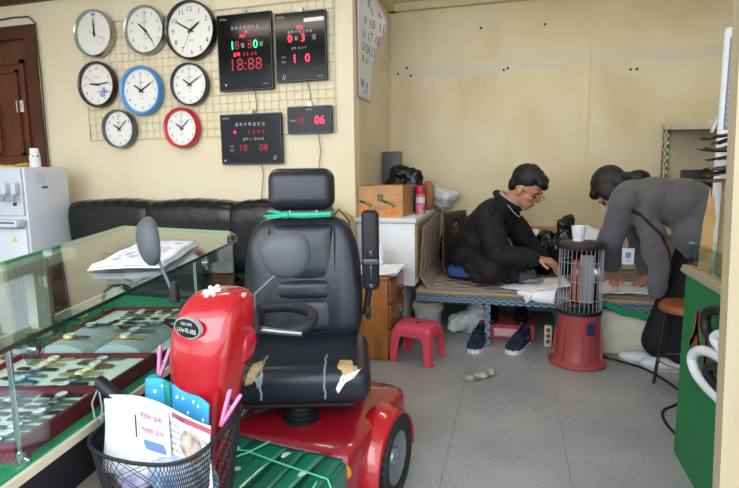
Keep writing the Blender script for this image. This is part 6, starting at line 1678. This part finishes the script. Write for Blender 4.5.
# bent tubes hanging at the showcase
def loop(name, label, pts, r, m):
    return tag(obj(name, MB().tube(smooth_pts(pts, 8), r, 14), m), label, 'handle')
M_tw = mat('tube_white', '#dcdfe6', 0.35); M_tb = mat('tube_black', '#1b1c1e', 0.5)
rackt = thing('folded_walker', 'white and black bent tube frame leaning at the green showcase', 'walking frame', (0.565, 1.52, 0))
def wtube(pts, r, m, nm='tube'): obj(nm, MB().tube(smooth_pts(pts, 8), r, 14), m, rackt)
wtube([(0.575, 1.520, 0.528), (0.565, 1.640, 0.525), (0.552, 1.720, 0.51), (0.545, 1.765, 0.475), (0.55, 1.750, 0.435), (0.56, 1.680, 0.415), (0.575, 1.540, 0.41)], 0.015, M_tw, 'white_handle')
wtube([(0.58, 1.520, 0.655), (0.57, 1.640, 0.655), (0.56, 1.705, 0.635), (0.558, 1.720, 0.60), (0.563, 1.690, 0.565), (0.575, 1.560, 0.555)], 0.015, M_tb, 'black_handle')
wtube([(0.575, 1.520, 0.60), (0.563, 1.610, 0.595), (0.558, 1.640, 0.57), (0.57, 1.590, 0.548), (0.577, 1.520, 0.54)], 0.013, M_tw, 'white_handle')
wtube([(0.578, 1.520, 0.49), (0.567, 1.650, 0.485), (0.561, 1.685, 0.455), (0.57, 1.640, 0.435), (0.578, 1.540, 0.43)], 0.013, M_tb, 'black_handle')
wtube([(0.578, 1.530, 0.66), (0.578, 1.530, 0.40), (0.575, 1.520, 0.01)], 0.012, M_tb, 'upright_tube')
# cream board of the shop front, standing at the edge of the opening
tag(obj('door_board', MB().box(0.0, 0.20, 0.0, 0.04, 0.0, 1.52), mat('cream_board', '#b3a688', 0.6, col2='#a6977a', vscale=3, stretch=(4, 4, 0.4))), 'cream painted board standing at the edge of the shop opening', 'board')
o = bpy.data.objects['door_board']; o.location = (0.452, 1.20, 0.0); o.rotation_euler = (0, R(-1.8), 0)

# steel rack in the far corner
rk = thing('steel_rack', 'ivory slotted steel rack by the right end of the alcove', 'rack', (1.15, 3.75, 0))
M_iv = mat('ivory_steel', '#c9c3b0', 0.5)
def upright(x, y, z1=1.34, w=0.035, slots=True):
    m = MB()
    m.box(x-w/2, x-w/2+0.010, y, y+0.0025, 0, z1); m.box(x+w/2-0.010, x+w/2, y, y+0.0025, 0, z1)
    z = 0.0
    while z < z1:
        m.box(x-w/2, x+w/2, y, y+0.0025, z, min(z1, z+0.022)); z += 0.05
    m.box(x-w/2, x-w/2+0.003, y, y+w, 0, z1)
    obj('upright', m, M_iv, rk, smooth=False)
for x, y in ((0.985, 4.02), (1.12, 3.36), (1.40, 4.02), (1.39, 3.36)): upright(x, y, 1.35 if y > 3.5 else 1.28)
def slab(z, dz=0.0):
    ring = [(0.965, 4.06), (1.09, 3.345), (1.41, 3.345), (1.41, 4.06)]
    m = MB(); n = 4
    zz = [z+0.035, z-0.02, z-0.02, z+0.035]
    m.add([(p[0], p[1], q-0.018) for p, q in zip(ring, zz)]+[(p[0], p[1], q+0.018) for p, q in zip(ring, zz)], [(3, 2, 1, 0), (4, 5, 6, 7)]+[(i, (i+1) % 4, 4+(i+1) % 4, 4+i) for i in range(4)])
    obj('shelf', m, M_iv, rk, smooth=False)
for z in (1.31, 0.62, 0.2): slab(z)
obj('back_panel', MB().box(1.0, 1.41, 4.075, 4.08, 0.1, 1.34), mat('rack_panel', '#b7ad90', 0.7), rk, smooth=False)
for k in range(4):
    tag(obj('brochure', MB().rbox((1.22+0.02*k, 3.55+0.03*k, 1.333+0.012*k), (0.20-0.01*k, 0.26, 0.010), 0.002, 1, Matrix.Identity(4)), M_paper), 'white brochure stacked on top of the steel rack', 'brochure', 'brochures on the steel rack')
tag(obj('paper_strip', MB().sheet(lambda u, v: (1.10-0.05*v-0.004*u, 3.36+0.05*u-0.03*v, 1.325+0.02*math.sin(v*2)-0.09*v*v), 3, 8), M_paper, solid=0.0015), 'loose white strip curling off the steel rack top', 'paper')
mn = thing('black_monitor', 'black flat monitor standing on the steel rack shelf', 'monitor', (1.09, 3.62, 0.64))
obj('screen', MB().rbox((1.09, 3.62, 0.92), (0.22, 0.03, 0.26), 0.006, 2), mat('monitor_black', '#0f1012', 0.35), mn)
obj('stand', MB().rbox((1.09, 3.63, 0.72), (0.04, 0.02, 0.16), 0.004, 1).rbox((1.09, 3.63, 0.650), (0.14, 0.12, 0.012), 0.004, 1), M_black, mn)
ac = thing('air_conditioner', 'tall white standing air conditioner with grey grille', 'air conditioner', (0.895, 2.293, 0), R(-20), world=False)
obj('cabinet', MB().rbox((0, 0, 0.782), (0.30, 0.20, 1.56), 0.012, 3), mat('ac_white', '#d6d8d6', 0.4), ac)
gr = obj('grille', MB().rbox((0, -0.102, 1.36), (0.26, 0.010, 0.33), 0.004, 1), mat('ac_grille_grey', '#7d8289', 0.5), ac)
for k in range(14):
    obj('slat', MB().box(-0.125, 0.125, -0.112, -0.107, 1.21+k*0.0225, 1.221+k*0.0225), mat('ac_slat', '#979ca3', 0.45), gr, smooth=False)
obj('front_panel', MB().rbox((0, -0.102, 0.60), (0.27, 0.010, 1.1), 0.004, 1), mat('ac_white', '#d6d8d6'), ac)
# unseen ceiling lamps, added as fill light for the back of the shop
fl = thing('fill_lamp', 'long fluorescent fill lamp added unseen over the alcove', 'lamp', (0.2, 3.3, CZ))
obj('housing', MB().rbox((0.2, 2.9, CZ-0.03), (1.2, 0.16, 0.055), 0.01, 2), M_white, fl)
for y in (2.86, 2.94):
    obj('tube', MB().tube([(-0.36, y, CZ-0.075), (0.76, y, CZ-0.075)], 0.013, 10), mat('fill_lamp_tube', '#fff6e8', 0.4, emit=14), fl)
fl2 = dup(fl, (-1.7, 2.5, CZ), None, 'long fluorescent fill lamp added unseen over the sofa')
